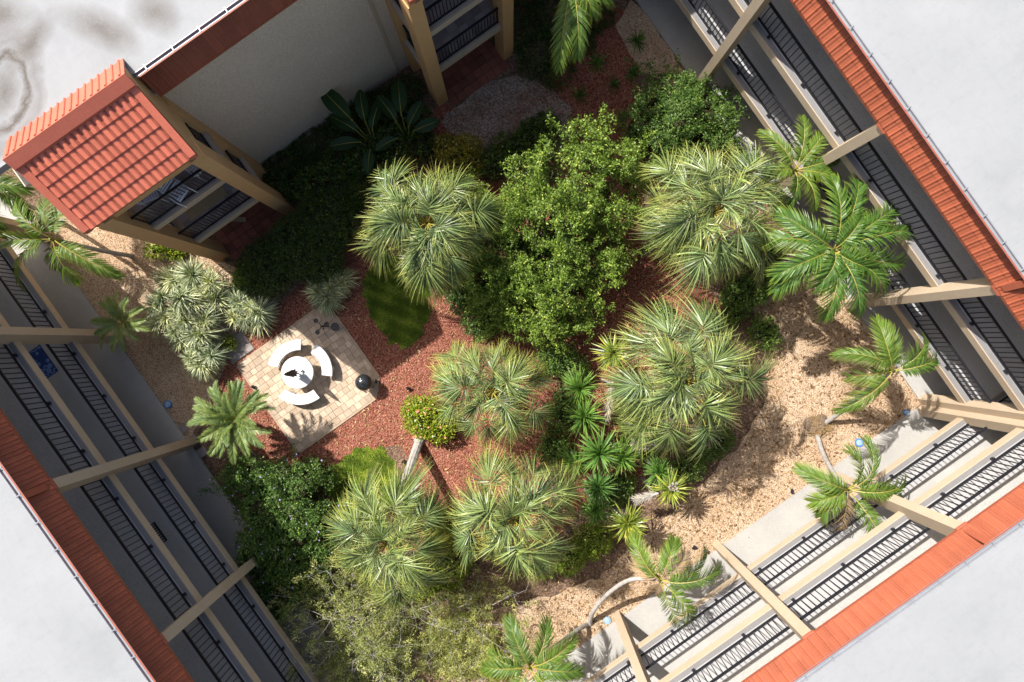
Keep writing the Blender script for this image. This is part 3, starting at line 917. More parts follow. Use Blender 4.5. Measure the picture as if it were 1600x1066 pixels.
# ------------------------------------------------------------------ patio furniture
c = P(464.6, 582.4, .75)
tb = empty("garden_table", (c.x, c.y, .06), "round white cast stone table in the middle of the paved patio", "table")
q = MB(); q.lathe([(.0, .63), (.55, .63), (.585, .645), (.59, .67), (.585, .69), (.57, .70), (.0, .70)], 40); q.build("tabletop", M['whitecast'], tb, True, True)
q = MB(); q.lathe([(.30, 0), (.31, .05), (.17, .12), (.12, .3), (.15, .5), (.3, .62), (.3, .628)], 24); q.build("pedestal", M['whitecast'], tb, True, True)
bl = ("curved white bench on the table side facing the white striped shrubs", "curved white bench between the table and the black kettle grill", "curved white bench beside the small date palm fronds")
for i, (a0, a1) in enumerate(((-167, -88), (-60, 7), (52, 131))):
    t = empty("curved_bench", (c.x, c.y, .055), bl[i], "bench", "curved benches round the patio table")
    q = MB(); n = 16; rings = []
    th0, th1 = az(a0), az(a1)
    for k in range(n + 1):
        th = th0 + (th1 - th0) * k / n
        for (r_, z_) in ((.82, .36), (.81, .375), (.81, .415), (.825, .43), (1.185, .43), (1.2, .415), (1.2, .375), (1.19, .36)):
            rings.append((r_ * math.cos(th), r_ * math.sin(th), z_))
    fs = []
    for k in range(n):
        for j in range(8):
            fs.append((k * 8 + j, (k + 1) * 8 + j, (k + 1) * 8 + (j + 1) % 8, k * 8 + (j + 1) % 8))
    fs.append(tuple(range(8))); fs.append(tuple(range(n * 8 + 7, n * 8 - 1, -1)))
    q.add(rings, fs); q.build("seat", M['whitecast'], t, False, True)
    for f_ in (.2, .8):
        th = th0 + (th1 - th0) * f_
        q = MB(); q.box((-.17, -.07, 0), (.17, .07, .36), rz=0)
        o = q.build("leg", M['whitecast'], t, False, True); o.location = (1.0 * math.cos(th), 1.0 * math.sin(th), 0); o.rotation_euler = (0, 0, th)
# folded umbrella through the table
um = empty("patio_umbrella", (c.x, c.y, .765), "folded brown patio umbrella standing up from the white table", "umbrella")
q = MB(); q.tube([(0, 0, -.0), (0, 0, 1.5)], .019, 10); q.build("pole", M['white'], um, True, True)
q = MB(); n = 16; vs_ = []; zs = (.26, .30, .50, .8, 1.1, 1.32, 1.42)
for z_, rr_ in zip(zs, (.15, .155, .13, .10, .07, .04, .012)):
    for k in range(n):
        th = 2 * PI * k / n; r_ = rr_ * (1.0 if k % 2 == 0 else .52)
        vs_.append((r_ * math.cos(th), r_ * math.sin(th), z_ + (0.05 if (k % 2 and z_ < .3) else 0)))
q.add(vs_, [(i * n + k, i * n + (k + 1) % n, (i + 1) * n + (k + 1) % n, (i + 1) * n + k) for i in range(len(zs) - 1) for k in range(n)])
q.build("canopy", M['umb'], um, False, True)
q = MB(); q.lathe([(.014, 1.42), (.022, 1.45), (.016, 1.5), (.0, 1.53)], 10); q.build("finial", M['white'], um, True, True)
cb = P(472, 580, .82)
q = MB(); q.lathe([(.03, 0), (.042, .02), (.042, .075), (.03, .085), (.0, .085)], 14); o = q.build("candle_jar", M['dark'], None, True); o.location = (cb.x, cb.y, .762)
tag(o, "small dark candle jar on the white table beside the umbrella", "candle jar")

# kettle grill
c = P(566, 598.4, .9)
gr = empty("kettle_grill", (c.x, c.y, .06), "black domed kettle grill at the patio edge", "grill", None, az(15))
q = MB(); q.lathe([(.298, .62), (.305, .64), (.29, .72), (.24, .81), (.16, .875), (.07, .905), (.0, .91)], 40); lid = q.build("lid", M['lid'], gr, True, True)
q = MB(); q.tube([(-.08, -.02, .90), (-.07, -.02, .955), (.07, -.02, .955), (.08, -.02, .90)], .014, 8); q.build("handle", M['black'], lid, True, True)
q = MB(); q.lathe([(.045, .0), (.045, .012), (.0, .012)], 16); o = q.build("vent", M['steel'], lid, True, True); o.location = (-.10, .13, .858); o.rotation_euler = (-.35, -.35, 0)
q = MB(); q.lathe([(.0, .36), (.10, .37), (.21, .43), (.275, .53), (.295, .612), (.28, .612), (.0, .5)], 36); q.build("bowl", M['lid'], gr, True, True)
for k in range(3):
    th = k * 2 * PI / 3 + .3
    q = MB(); q.tube([(.19 * math.cos(th), .19 * math.sin(th), .44), (.33 * math.cos(th), .33 * math.sin(th), .02)], .013, 8); q.build("leg", M['steel'], gr, True, True)
for k in (0, 2):
    th = k * 2 * PI / 3 + .3
    q = MB(); q.lathe([(.02, -.02), (.085, -.02), (.09, 0), (.085, .02), (.02, .02)], 20); o = q.build("wheel", M['black'], gr, True, True)
    o.location = (.35 * math.cos(th), .35 * math.sin(th), .09); o.rotation_euler = (PI / 2, 0, th + PI / 2)
q = MB(); q.lathe([(.0, .14), (.15, .15), (.16, .17), (.0, .16)], 20); q.build("ash_pan", M['steel'], gr, True, True)
q = MB(); q.tube([(.29, -.1, .58), (.38, -.1, .58), (.38, .1, .58), (.29, .1, .58)], .012, 6); q.build("side_handle", M['black'], gr, True, True)

# black plant stand with four plates
pc = P(502.5, 510, .3)
ps = empty("plant_stand", (pc.x, pc.y, .06), "black metal plant stand with four round plates in the patio shade", "plant stand")
q = MB(); q.tube([(0, 0, 0), (0, 0, .36)], .018, 8)
for px, py in ((494.3, 501.2), (511, 506.8), (497, 519.4), (524.5, 511)):
    e = P(px, py, .36) - pc
    q.tube([(0, 0, .22), (e.x * .6, e.y * .6, .26), (e.x, e.y, .33)], .012, 6)
for k in range(3):
    th = k * 2.1; q.tube([(0, 0, .03), (.12 * math.cos(th), .12 * math.sin(th), .0)], .012, 6)
q.build("frame", M['black'], ps, True, True)
for px, py, r_ in ((494.3, 501.2, .085), (511, 506.8, .09), (497, 519.4, .085), (524.5, 511, .155)):
    e = P(px, py, .36) - pc
    q = MB(); q.lathe([(.0, 0), (r_ * .9, 0), (r_, .03), (r_ * .93, .03), (r_ * .85, .01), (.0, .01)], 14); o = q.build("plate", M['black'], ps, False, True); o.location = (e.x, e.y, .33)

# blue covers and small lights in the gravel
for (px, py, mt, r_, lab) in ((262, 632, 'blue', .15, "round blue valve cover on shaded gravel by the walkway edge"),
                              (1343, 692, 'blue', .16, "round blue valve cover on sunlit gravel beside the palm shadow"),
                              (1417, 645, 'blue', .12, "round blue valve cover at the foot of the notched corner pillar"),
                              (949, 970, 'bluepale', .14, "faded pale blue valve cover by the pillar foot and curved palm trunk")):
    c = P(px, py, .06)
    t = empty("valve_cover", (c.x, c.y, 0.005), lab, "valve cover", "round blue valve covers in the gravel")
    q = MB(); q.lathe([(r_, 0), (r_, .05), (r_ * .92, .065), (r_ * .8, .06), (r_ * .74, .052), (.0, .052)], 22); q.build("rim", M[mt], t, False, True)
    q = MB(); q.lathe([(r_ * .72, .054), (r_ * .6, .074), (.0, .085)], 22); q.build("lid", M['bluepale'] if mt == 'blue' else M[mt], t, False, True)
for i, (px, py, lab) in enumerate(((630, 722, "small black spotlight in bare soil beside the lawn, nearer the lawn of its pair"), (638, 726, "small black spotlight beside its twin, nearer the leaning palm trunk"),
                                   (640, 607, "small black spotlight in red mulch between grill and pink flowered shrub"),
                                   (1237, 766, "small black spotlight at the walkway edge among the palm shadows"), (1102, 860, "small black spotlight beside the thin tan pillar foot"),
                                   (1083, 856, "small black spotlight in gravel by the drooping palm"), (397, 606, "small black spotlight at the patio corner by the date palm"))):
    c = P(px, py, .1)
    t = empty("garden_spotlight", (c.x, c.y, 0), lab, "garden light", "small black spotlights in the beds", i * 1.3)
    q = MB(); q.tube([(0, 0, 0), (0, 0, .12)], .012, 6); q.build("stake", M['black'], t, False, True)
    q = MB(); q.tube([(-.05, 0, .12), (.02, 0, .15), (.09, 0, .18)], [.03, .05, .065], 12); q.build("lamp_head", M['black'], t, False, True)


# ------------------------------------------------------------------ plants
class Leaves:
    """many leaf strips in one mesh, with attributes tip (0 base, 1 tip) and rnd (one value to a leaf)"""

    def __init__(self):
        self.v = []; self.f = []; self.tip = []; self.rnd = []; self.m = []

    def strip(self, pts, widths, side, rnd, m=0, sides=None):
        n0 = len(self.v); n = len(pts)
        for i, p in enumerate(pts):
            s = sides[i] if sides is not None else side
            t_ = i / (n - 1)
            if i == n - 1:
                self.v.append(p); self.tip.append(1.0); self.rnd.append(rnd)
            else:
                self.v.append(p + s * widths[i]); self.v.append(p - s * widths[i])
                self.tip += [t_, t_]; self.rnd += [rnd, rnd]
        for i in range(n - 2):
            a = n0 + 2 * i
            self.f.append((a, a + 1, a + 3, a + 2)); self.m.append(m)
        a = n0 + 2 * (n - 2)
        self.f.append((a, a + 1, a + 2)); self.m.append(m)

    def tube(self, pts, rads, n=5, m=1, rnd=.5):
        q = MB(); q.tube(pts, rads, n)
        n0 = len(self.v)
        self.v += [Vector(p) for p in q.v]; self.tip += [0.2] * len(q.v); self.rnd += [rnd] * len(q.v)
        for f in q.f:
            self.f.append(tuple(i + n0 for i in f)); self.m.append(m)

    def mesh(self, name, mats):
        me = bpy.data.meshes.new(name)
        me.from_pydata([tuple(p) for p in self.v], [], self.f)
        for mt in mats: me.materials.append(mt)
        me.polygons.foreach_set("material_index", self.m)
        for nm, d in (("tip", self.tip), ("rnd", self.rnd)):
            a = me.attributes.new(nm, 'FLOAT', 'POINT'); a.data.foreach_set("value", d)
        me.update()
        return me


UP = Vector((0, 0, 1))


def fan_mesh(elev, seed, mats, pet=0.95, blade=0.95, nseg=44, droop=0.35, spread=105):
    """one costapalmate fan leaf: curved stalk, arching midrib, narrow segments that hang at the tips"""
    r_ = random.Random(seed); L = Leaves()
    p = Vector((0.05, 0, 0)); e = elev; pts = [p.copy()]; sag = r_.uniform(.06, .11)
    for k in range(6):
        d = Vector((math.cos(e), 0, math.sin(e))); p = p + d * pet / 6; pts.append(p.copy()); e -= sag
    L.tube(pts, [.024, .019, .017, .015, .013, .012, .011], 4, 1)
    hub = p.copy()
    costa = []; q = hub.copy(); ce = e
    for k in range(8):
        costa.append((q.copy(), ce)); q = q + Vector((math.cos(ce), 0, math.sin(ce))) * 0.055; ce -= 0.13
    B = Vector((0, 1, 0)); tw = r_.gauss(0, .35); fold = r_.uniform(.15, .55)
    for k in range(nseg):
        f = k / (nseg - 1) * 2 - 1
        ang = f * R(spread) * (.75 + .25 * abs(f)) + r_.gauss(0, .05)
        ci = int((1 - abs(f)) * 7); o, oe = costa[ci]
        T = Vector((math.cos(oe), 0, math.sin(oe))); N = Vector((-math.sin(oe), 0, math.cos(oe)))
        B2 = B * math.cos(tw) + N * math.sin(tw); N2 = N * math.cos(tw) - B * math.sin(tw)
        d = T * math.cos(ang) + B2 * math.sin(ang) + N2 * (fold * abs(math.sin(ang)) + r_.uniform(-.10, .14))
        d.normalize()
        ln = blade * (0.55 + 0.45 * max(0, math.cos(ang * .9))) * r_.uniform(.72, 1.10)
        sd = d.cross(N2)
        if sd.length < .1: sd = B.copy()
        sd.normalize()
        roll = r_.gauss(0, .6); sd = sd * math.cos(roll) + d.cross(sd) * math.sin(roll)
        pts = []; wds = []; dr = droop * r_.uniform(.4, 1.8); sw = r_.gauss(0, .05)
        for s_, w_ in ((0, .007), (.3, .0115), (.6, .0085), (.82, .0045), (1, 0)):
            pts.append(o + d * ln * s_ * (1 - .12 * dr * s_ * s_) - UP * dr * ln * s_ ** 2.4 + sd * (sw * s_ * s_))
            wds.append(w_)
        L.strip(pts, wds, sd, r_.random())
    return L.mesh("frond", mats)


def feather_mesh(seed, mats, length=1.9, elev=0.9, arch=1.5, n=40, lf=0.48, wdt=.02, vee=0.35, hang=0.5, bare=0.14, curl=0.0, ragged=0.0):
    """one pinnate frond: arching rib with two rows of leaflets"""
    r_ = random.Random(seed); L = Leaves()
    steps = 22; p = Vector((0.03, 0, 0)); pts = [p.copy()]; tans = []
    for k in range(steps):
        s = k / steps; e = elev - arch * s ** 1.15; yaw = curl * s
        d = Vector((math.cos(e) * math.cos(yaw), math.cos(e) * math.sin(yaw), math.sin(e))); tans.append(d)
        p = p + d * length / steps; pts.append(p.copy())
    tans.append(tans[-1])
    L.tube(pts[::2], [.022 * (1 - .85 * i / 11) for i in range(len(pts[::2]))], 4, 1)
    for k in range(n):
        s = bare + (1 - bare) * (k + .5) / n
        x = s * steps; i = min(int(x), steps - 1); o = pts[i].lerp(pts[i + 1], x - i); T = tans[i]
        B = UP.cross(T)
        if B.length < .05: B = Vector((0, 1, 0))
        B.normalize(); N = T.cross(B).normalized()
        prof = math.sin(PI * (0.16 + .78 * (s - bare) / (1 - bare))) ** .7
        fw = R(62) - R(38) * s
        for sg in (-1, 1):
            if ragged and r_.random() < ragged: continue
            ang = R(90) - fw + r_.gauss(0, .06)
            d = (T * math.sin(ang) + B * sg * math.cos(ang) + N * vee * r_.uniform(.6, 1.2)).normalized() if False else (T * math.cos(fw) + B * sg * math.sin(fw) + N * vee * r_.uniform(.5, 1.3)).normalized()
            ln = lf * prof * r_.uniform(.85, 1.08)
            sd = d.cross(N).normalized(); ro = r_.gauss(0, .25) + sg * .35; sd = sd * math.cos(ro) + d.cross(sd) * math.sin(ro)
            q = []; wds = []; hg = hang * r_.uniform(.6, 1.4)
            for t_, w_ in ((0, .45), (.3, 1), (.65, .8), (1, 0)):
                q.append(o + d * ln * t_ - UP * hg * ln * t_ ** 2); wds.append(w_ * wdt)
            L.strip(q, wds, sd, r_.random() * .8 + .2 * r_.random())
    return L.mesh("frond", mats)


def spray_mesh(name, seed, mats, n=110, r=.42, wdt=.007):
    """dry flower stalks: a loose brush of thin tan strands"""
    r_ = random.Random(seed); L = Leaves()
    for k in range(n):
        th = r_.uniform(0, 2 * PI); el = r_.uniform(-.5, 1.2)
        d = Vector((math.cos(th) * math.cos(el), math.sin(th) * math.cos(el), math.sin(el)))
        o = Vector((r_.gauss(0, .12), r_.gauss(0, .12), r_.gauss(0, .08)))
        ln = r * r_.uniform(.5, 1.1)
        sd = d.cross(UP)
        if sd.length < .05: sd = Vector((1, 0, 0))
        sd.normalize()
        L.strip([o + d * ln * s - UP * .35 * ln * s * s for s in (0, .5, 1)], [wdt, wdt, 0], sd, r_.random())
    return L.mesh(name, mats)


FM = [M['sabal'], M['petiole']]; FY = [M['sabaly'], M['petiole']]
FAN = {lvl: [fan_mesh(e + .08 * ((k % 3) - 1), 100 * lvl + k, (FY if k == 0 and lvl > 1 else FM), pet * (.80 + .12 * (k % 4)), bl_, 96, dr, sp) for k in range(6)]
       for lvl, (e, pet, bl_, dr, sp) in enumerate(((1.25, .35, .95, .30, 95), (.88, .78, 1.05, .44, 100), (.48, 1.10, 1.10, .60, 104), (.05, 1.2, 1.10, .55, 100)))}
SPRAY = [spray_mesh("flower_stalk", k, [M['dead']]) for k in range(3)]


def trunk_obj(parent, pts, r0, r1, mat, rings=True, name="trunk"):
    pts = [Vector(p) for p in pts]
    # smooth the path
    P_ = []
    n = len(pts)
    for i in range(n - 1):
        p0, p1, p2, p3 = pts[max(i - 1, 0)], pts[i], pts[i + 1], pts[min(i + 2, n - 1)]
        m = max(3, int((p2 - p1).length / .16))
        for k in range(m):
            t_ = k / m
            P_.append(0.5 * ((2 * p1) + (-p0 + p2) * t_ + (2 * p0 - 5 * p1 + 4 * p2 - p3) * t_ ** 2 + (-p0 + 3 * p1 - 3 * p2 + p3) * t_ ** 3))
    P_.append(pts[-1])
    L = len(P_)
    rad = [(r0 + (r1 - r0) * i / (L - 1)) * (1.05 if (rings and i % 2) else .97) for i in range(L)]
    rad[0] *= 1.3
    q = MB(); q.tube(P_, rad, 10)
    return q.build(name, M[mat], parent)


def fan_palm(px, py, z, bx, by, radius, n, label, seed):
    r_ = random.Random(seed)
    base = P(bx, by); top = P(px, py, z)
    t = empty("fan_palm", base, label, "palm", "fan palms in the courtyard")
    mid = base.lerp(top, .5) + Vector((r_.uniform(-.15, .15), r_.uniform(-.15, .15), 0))
    trunk_obj(t, [base, mid, top - UP * .1], .17, .14, 'trunk' if seed == 5 else 'bark')
    q = MB(); q.lathe([(.14, -.7), (.2, -.5), (.2, -.3), (.1, -.2), (0, -.17)], 10, tuple(top)); q.build("crown_base", M['bark'], t, True)
    ga = r_.uniform(0, 6)
    bo = wloc(t)
    for k in range(n):
        f = k / (n - 1)
        lvl = 0 if f < .16 else 1 if f < .44 else 2 if f < .78 else 3
        a = ga + k * 2.39996 + r_.gauss(0, .26)
        o = bpy.data.objects.new("frond", r_.choice(FAN[lvl])); COL.objects.link(o); o.parent = t
        o.location = top - bo + Vector((0, 0, .12 - .30 * f + r_.uniform(-.05, .05)))
        o.rotation_euler = (r_.gauss(0, .15), r_.gauss(0, .10), a)
        s = radius / 2.25 * r_.uniform(.78, 1.10); o.scale = (s, s, s)
    for k in range(8):
        a = r_.uniform(0, 2 * PI); d = r_.uniform(.30, .85) * radius / 2.1
        o = bpy.data.objects.new("flower_stalk", r_.choice(SPRAY)); COL.objects.link(o); o.parent = t
        o.location = top - bo + Vector((math.cos(a) * d, math.sin(a) * d, r_.uniform(-.45, -.1)))
        o.rotation_euler = (0, r_.uniform(.2, .9), a)
        s = r_.uniform(.7, 1.2); o.scale = (s, s, s)
    return t


fan_palm(668, 350, 4.6, 702, 386, 2.5, 42, "broad fan palm over the dark lawn, nearest the blank stucco wall", 1)
fan_palm(1115, 332, 5.0, 1058, 370, 2.6, 44, "broad fan palm against the shaded galleries beside the dark green feather palm", 2)
fan_palm(770, 612, 4.4, 776, 598, 2.2, 30, "yellow tipped fan palm overhanging the round pink flowered shrub", 3)
fan_palm(1072, 596, 5.0, 1018, 584, 2.65, 42, "large fan palm casting its shadow on the sunlit gravel path", 4)
fan_palm(604, 850, 4.6, 655, 690, 2.35, 36, "yellow edged fan palm on the leaning bare trunk beside the bright lawn", 5)
fan_palm(803, 812, 4.8, 800, 758, 2.4, 33, "bluish green fan palm between the leaning trunk palm and the yuccas", 6)


def feather_palm(px, py, z, path, fronds, label, meshkw, mats, seed, name="feather_palm", cat="palm", shaft=True, tr=(.085, .065), group="feather palms round the courtyard"):
    r_ = random.Random(seed)
    top = P(px, py, z); base = path[0]
    t = empty(name, base, label, cat, group)
    trunk_obj(t, path + [top], tr[0], tr[1], 'trunk')
    if shaft:
        q = MB(); q.tube([top - UP * .32 + (path[-1] - top).normalized() * .12, top - UP * .05, top + UP * .28], [.075, .085, .035], 10); q.build("crownshaft", M['crownshaft'], t, True)
    bo = wloc(t)
    for k, fr in enumerate(fronds):
        a, ln = fr[0], fr[1]
        kw = dict(meshkw); kw.update(fr[2] if len(fr) > 2 else {})
        mm = kw.pop("mats", mats)
        me = feather_mesh(seed * 50 + k, mm, length=ln, **kw)
        o = bpy.data.objects.new("frond", me); COL.objects.link(o); o.parent = t
        o.location = top - bo + UP * (.12 if shaft else 0.0)
        o.rotation_euler = (r_.gauss(0, .28), r_.gauss(0, .08), az(a) + r_.gauss(0, .06))
    return t


FE = [M['feather'], M['petiole']]; FD = [M['featherd'], M['petiole']]; DT = [M['date'], M['petiole']]; DEADF = [M['dead'], M['dead']]
KW = dict(elev=.75, arch=1.75, n=46, lf=.58, wdt=.018, vee=.35, hang=.6, ragged=.04)
up = dict(elev=1.15, arch=2.0)
feather_palm(1300, 392, 5.0, [P(1215, 428), P(1255, 412, 2.6)],
             [(-175, 2.3), (-140, 2.2), (-100, 2.3), (-72, 2.5), (-35, 2.3), (-12, 2.5), (12, 2.2), (42, 2.1), (75, 2.2), (103, 2.2), (138, 2.3), (160, 2.2), (-55, 1.5, up), (120, 1.5, up), (20, 1.4, up)],
             "lush dark green feather palm overlapping the shaded gallery railings", dict(KW, n=52, lf=.74, wdt=.021, arch=1.5, hang=.75, vee=.45, ragged=.06), FD, 21, tr=(.12, .09))
feather_palm(1240, 268, 4.4, [P(1190, 300), P(1215, 284, 2.2)],
             [(-125, 1.7), (-85, 1.7), (-50, 1.6), (15, 1.4), (70, 1.4), (110, 1.3), (165, 1.2), (-20, 1.4)],
             "smaller feather palm squeezed between the fan palm and a gallery pillar", dict(KW, lf=.5, arch=1.35), FE, 22)
feather_palm(1392, 580, 4.1, [P(1288, 662, 0), P(1308, 648, .7), P(1340, 622, 2.0)],
             [(-168, 2.1, dict(curl=-.25)), (-128, 2.0, dict(curl=-.6)), (-100, 1.7), (-42, 1.6), (-18, 1.6), (142, 2.2, dict(elev=.3, arch=1.0)), (170, 1.3, dict(elev=.1, arch=1.2, ragged=.4))],
             "feather palm leaning from the gravel towards the notched corner pillar", KW, FE, 23)
feather_palm(1322, 764, 4.3, [P(1277, 680, 0), P(1285, 706, 1.2), P(1300, 735, 2.8)],
             [(-152, 2.0), (-75, 1.5, dict(curl=.9)), (-45, 1.9, dict(curl=1.0)), (-15, 2.0), (12, 2.0), (58, 2.4, dict(elev=.4, arch=1.1)), (85, 1.7, dict(mats=DEADF, elev=-.2, arch=.9, ragged=.4)), (135, 1.3, dict(ragged=.3)), (160, 1.3)],
             "feather palm whose fronds reach over the sunlit gallery railings", KW, FE, 24)
feather_palm(1030, 905, 4.0, [P(922, 974, 0), P(927, 955, .9), P(950, 928, 1.8), P(985, 906, 3.0)],
             [(-118, 1.8, dict(ragged=.15)), (-72, 1.5), (-32, 1.9), (-12, 2.1), (70, 2.2, dict(elev=.3, arch=1.3, ragged=.25)), (45, 1.8, dict(ragged=.2)), (-50, 1.3, dict(mats=DEADF, ragged=.4)), (110, .9, dict(mats=DEADF, elev=-.4, arch=.6)), (-150, .8, dict(mats=DEADF, elev=.1, ragged=.4))],
             "drooping feather palm on the curved grey trunk by the walkway", KW, FE, 25)
feather_palm(828, 1040, 3.7, [P(918, 976, 0), P(905, 983, .7), P(868, 1010, 2.2)],
             [(-112, 1.9), (-68, 1.7), (-35, 1.9), (-5, 1.8), (35, 1.6), (75, 1.7), (130, 1.8), (170, 1.7), (-150, 1.5, dict(ragged=.3))],
             "feather palm whose trunk leans to the frame edge beside the wispy shrub", KW, FE, 26)
feather_palm(86, 375, 3.9, [P(205, 400, 0), P(160, 392, 1.6)],
             [(-128, 1.8), (-62, 1.6), (-95, 1.5), (178, 1.7, dict(vee=.9, hang=.1)), (140, 2.1, dict(curl=.5, elev=.6)), (25, 2.4, dict(elev=.5, arch=1.2)), (70, 1.6, dict(ragged=.4, elev=.2)), (105, 1.5, dict(ragged=.5, elev=.0))],
             "feather palm below the salmon roof with yellow frond ribs, over the shaded walkway", KW, FE, 27)
feather_palm(893, -22, 5.6, [P(880, 110, 0), P(885, 60, 2.6)],
             [(98, 2.5, dict(elev=.35, arch=1.35)), (86, 2.2, dict(elev=.5, arch=1.5)), (50, 1.2), (22, 1.4), (-60, 1.8), (-120, 1.8), (180, 1.6)],
             "feather palm by the second balcony tower with a long yellowing frond hanging down", KW, FE, 28)
feather_palm(-28, 292, 4.0, [P(75, 335, 0), P(30, 315, 2.0)],
             [(-30, 1.6), (5, 1.8), (35, 1.9), (65, 1.7), (100, 1.6), (-90, 1.6), (150, 1.7)],
             "feather palm mostly outside the frame beside the salmon tiled roof", KW, FE, 29)
KD = dict(elev=.85, arch=1.35, n=78, lf=.34, wdt=.0085, vee=.6, hang=.3, bare=.14)
feather_palm(368, 655, 2.3, [P(378, 655, 0), P(374, 655, 1.1)],
             [(a, 1.35 + .25 * ((k * 7) % 5) / 5) for k, a in enumerate(range(-180, 180, 16))] + [(a, 1.1, dict(elev=1.25, arch=1.2)) for a in range(-170, 180, 40)],
             "small soft date palm on a short white trunk beside the patio corner", KD, DT, 31, "date_palm", "palm", False, (.09, .08), "small date palms near the shaded walkway")
feather_palm(192, 505, 1.7, [P(203, 506, 0), P(198, 506, .8)],
             [(a + (k * 13) % 17, .95 + .25 * ((k * 5) % 4) / 4) for k, a in enumerate(range(-180, 180, 27))],
             "little date palm in front of the shaded pillar foot", dict(KD, lf=.28, n=54), DT, 32, "date_palm", "palm", False, (.08, .07), "small date palms near the shaded walkway")


def rosette(seed, n, ln, wdt, mats, lo=-.3, hi=1.35, hang=.25):
    r_ = random.Random(seed); L = Leaves()
    for k in range(n):
        f = k / (n - 1); el = hi + (lo - hi) * f + r_.gauss(0, .1); a = k * 2.39996 + r_.gauss(0, .15)
        d = Vector((math.cos(a) * math.cos(el), math.sin(a) * math.cos(el), math.sin(el)))
        sd = UP.cross(d).normalized(); ro = r_.gauss(0, .3); sd = sd * math.cos(ro) + d.cross(sd) * math.sin(ro)
        l_ = ln * r_.uniform(.8, 1.1) * (.75 + .25 * f); h = hang * r_.uniform(.4, 1.5)
        L.strip([d * .03 + d * l_ * s - UP * h * l_ * s * s for s in (0, .35, .7, 1)], [wdt * .8, wdt, wdt * .7, 0], sd, r_.random())
    return L.mesh("rosette", mats)


def skirt_mesh(seed, n=90, ln=.34):
    r_ = random.Random(seed); L = Leaves()
    for k in range(n):
        h = -r_.uniform(.1, .95); a = r_.uniform(0, 2 * PI); el = r_.uniform(-1.15, -.35)
        d = Vector((math.cos(a) * math.cos(el), math.sin(a) * math.cos(el), math.sin(el)))
        sd = UP.cross(d).normalized()
        o = Vector((.05 * math.cos(a), .05 * math.sin(a), h))
        L.strip([o + d * ln * r_.uniform(.8, 1.1) * s for s in (0, .5, 1)], [.014, .011, 0], sd, r_.random())
    return L.mesh("dry_skirt", [M['skirt']])


ROS = [rosette(k, 64, .62, .020, [M['yucca']]) for k in range(4)] + [rosette(20 + k, 60, .62, .020, [M['yuccay']]) for k in range(3)]
SKIRT = [skirt_mesh(k) for k in range(3)]
YUC = [(958, 552, 2.0, 4, 0, 1.05, "pale yucca head at the mulch edge touching the large fan palm"),
       (905, 607, 2.2, 0, None, 1.05, "dark yucca head beside the yellow tipped fan palm, highest of the clump in the photo"),
       (913, 652, 2.3, 1, None, 1.1, "dark yucca head in mid clump with a pale centre, above the two star shaped heads"),
       (937, 708, 2.6, 2, None, 1.2, "star shaped yucca head with long stiff leaves and pale heart in the clump middle"),
       (972, 716, 2.4, 3, 1, .95, "star shaped yucca head next to the lying bleached leaf skirt"),
       (900, 722, 2.0, 0, None, 1.0, "low dark yucca head against the bluish fan palm"),
       (935, 762, 2.2, 1, None, .95, "yucca head halfway down the clump with a brown heart"),
       (931, 797, 1.9, 3, None, .9, "small bluish yucca head at the bottom of the clump"),
       (981, 818, 2.1, 5, 2, 1.1, "bright lime yucca head standing above the drooping palm"),
       (1048, 764, 2.1, 6, 0, 1.05, "yucca with pale flower cluster nearest the gravel path"),
       (1030, 738, 1.8, 1, None, .95, "green yucca head behind the flowering one near the gravel"),
       (1022, 690, 1.9, 2, 1, .7, "small yucca with a long bleached dry skirt under the large fan palm")]
for i, (px, py, z, rk, sk, s, lab) in enumerate(YUC):
    top = P(px, py, z); r_ = random.Random(i)
    bx, by = 800 + (px - 800) * .90 + r_.uniform(-8, 8), 533 + (py - 533) * .90 + r_.uniform(-8, 8)
    base = P(bx, by)
    t = empty("yucca", base, lab, "yucca", "yuccas clumped between the fan palms")
    s *= 1.3
    trunk_obj(t, [base, base.lerp(top, .5) + Vector((r_.uniform(-.1, .1), r_.uniform(-.1, .1), 0)), top], .07, .05, 'trunk', False, "stem")
    o = link("rosette", ROS[rk], t, top); o.rotation_euler = (r_.gauss(0, .25), r_.gauss(0, .25), r_.uniform(0, 6)); o.scale = (s,) * 3
    o = link("rosette", ROS[(rk + 1) % 4 if rk < 4 else rk], t, top - UP * .12); o.rotation_euler = (r_.gauss(0, .2), r_.gauss(0, .2), r_.uniform(0, 6)); o.scale = (s * .95,) * 3
    if sk is not None:
        o = link("dry_skirt", SKIRT[sk], t, top - UP * .05); d = (top - base).normalized(); o.rotation_euler = d.to_track_quat('Z', 'Y').to_euler(); o.scale = (1.2, 1.2, 1.2)
for (px, py, z, tx, ty) in ((950, 636, 1.6, 30, 95), (1018, 695, 2.0, 45, 5), (1006, 774, 1.7, 40, -25)):
    pass
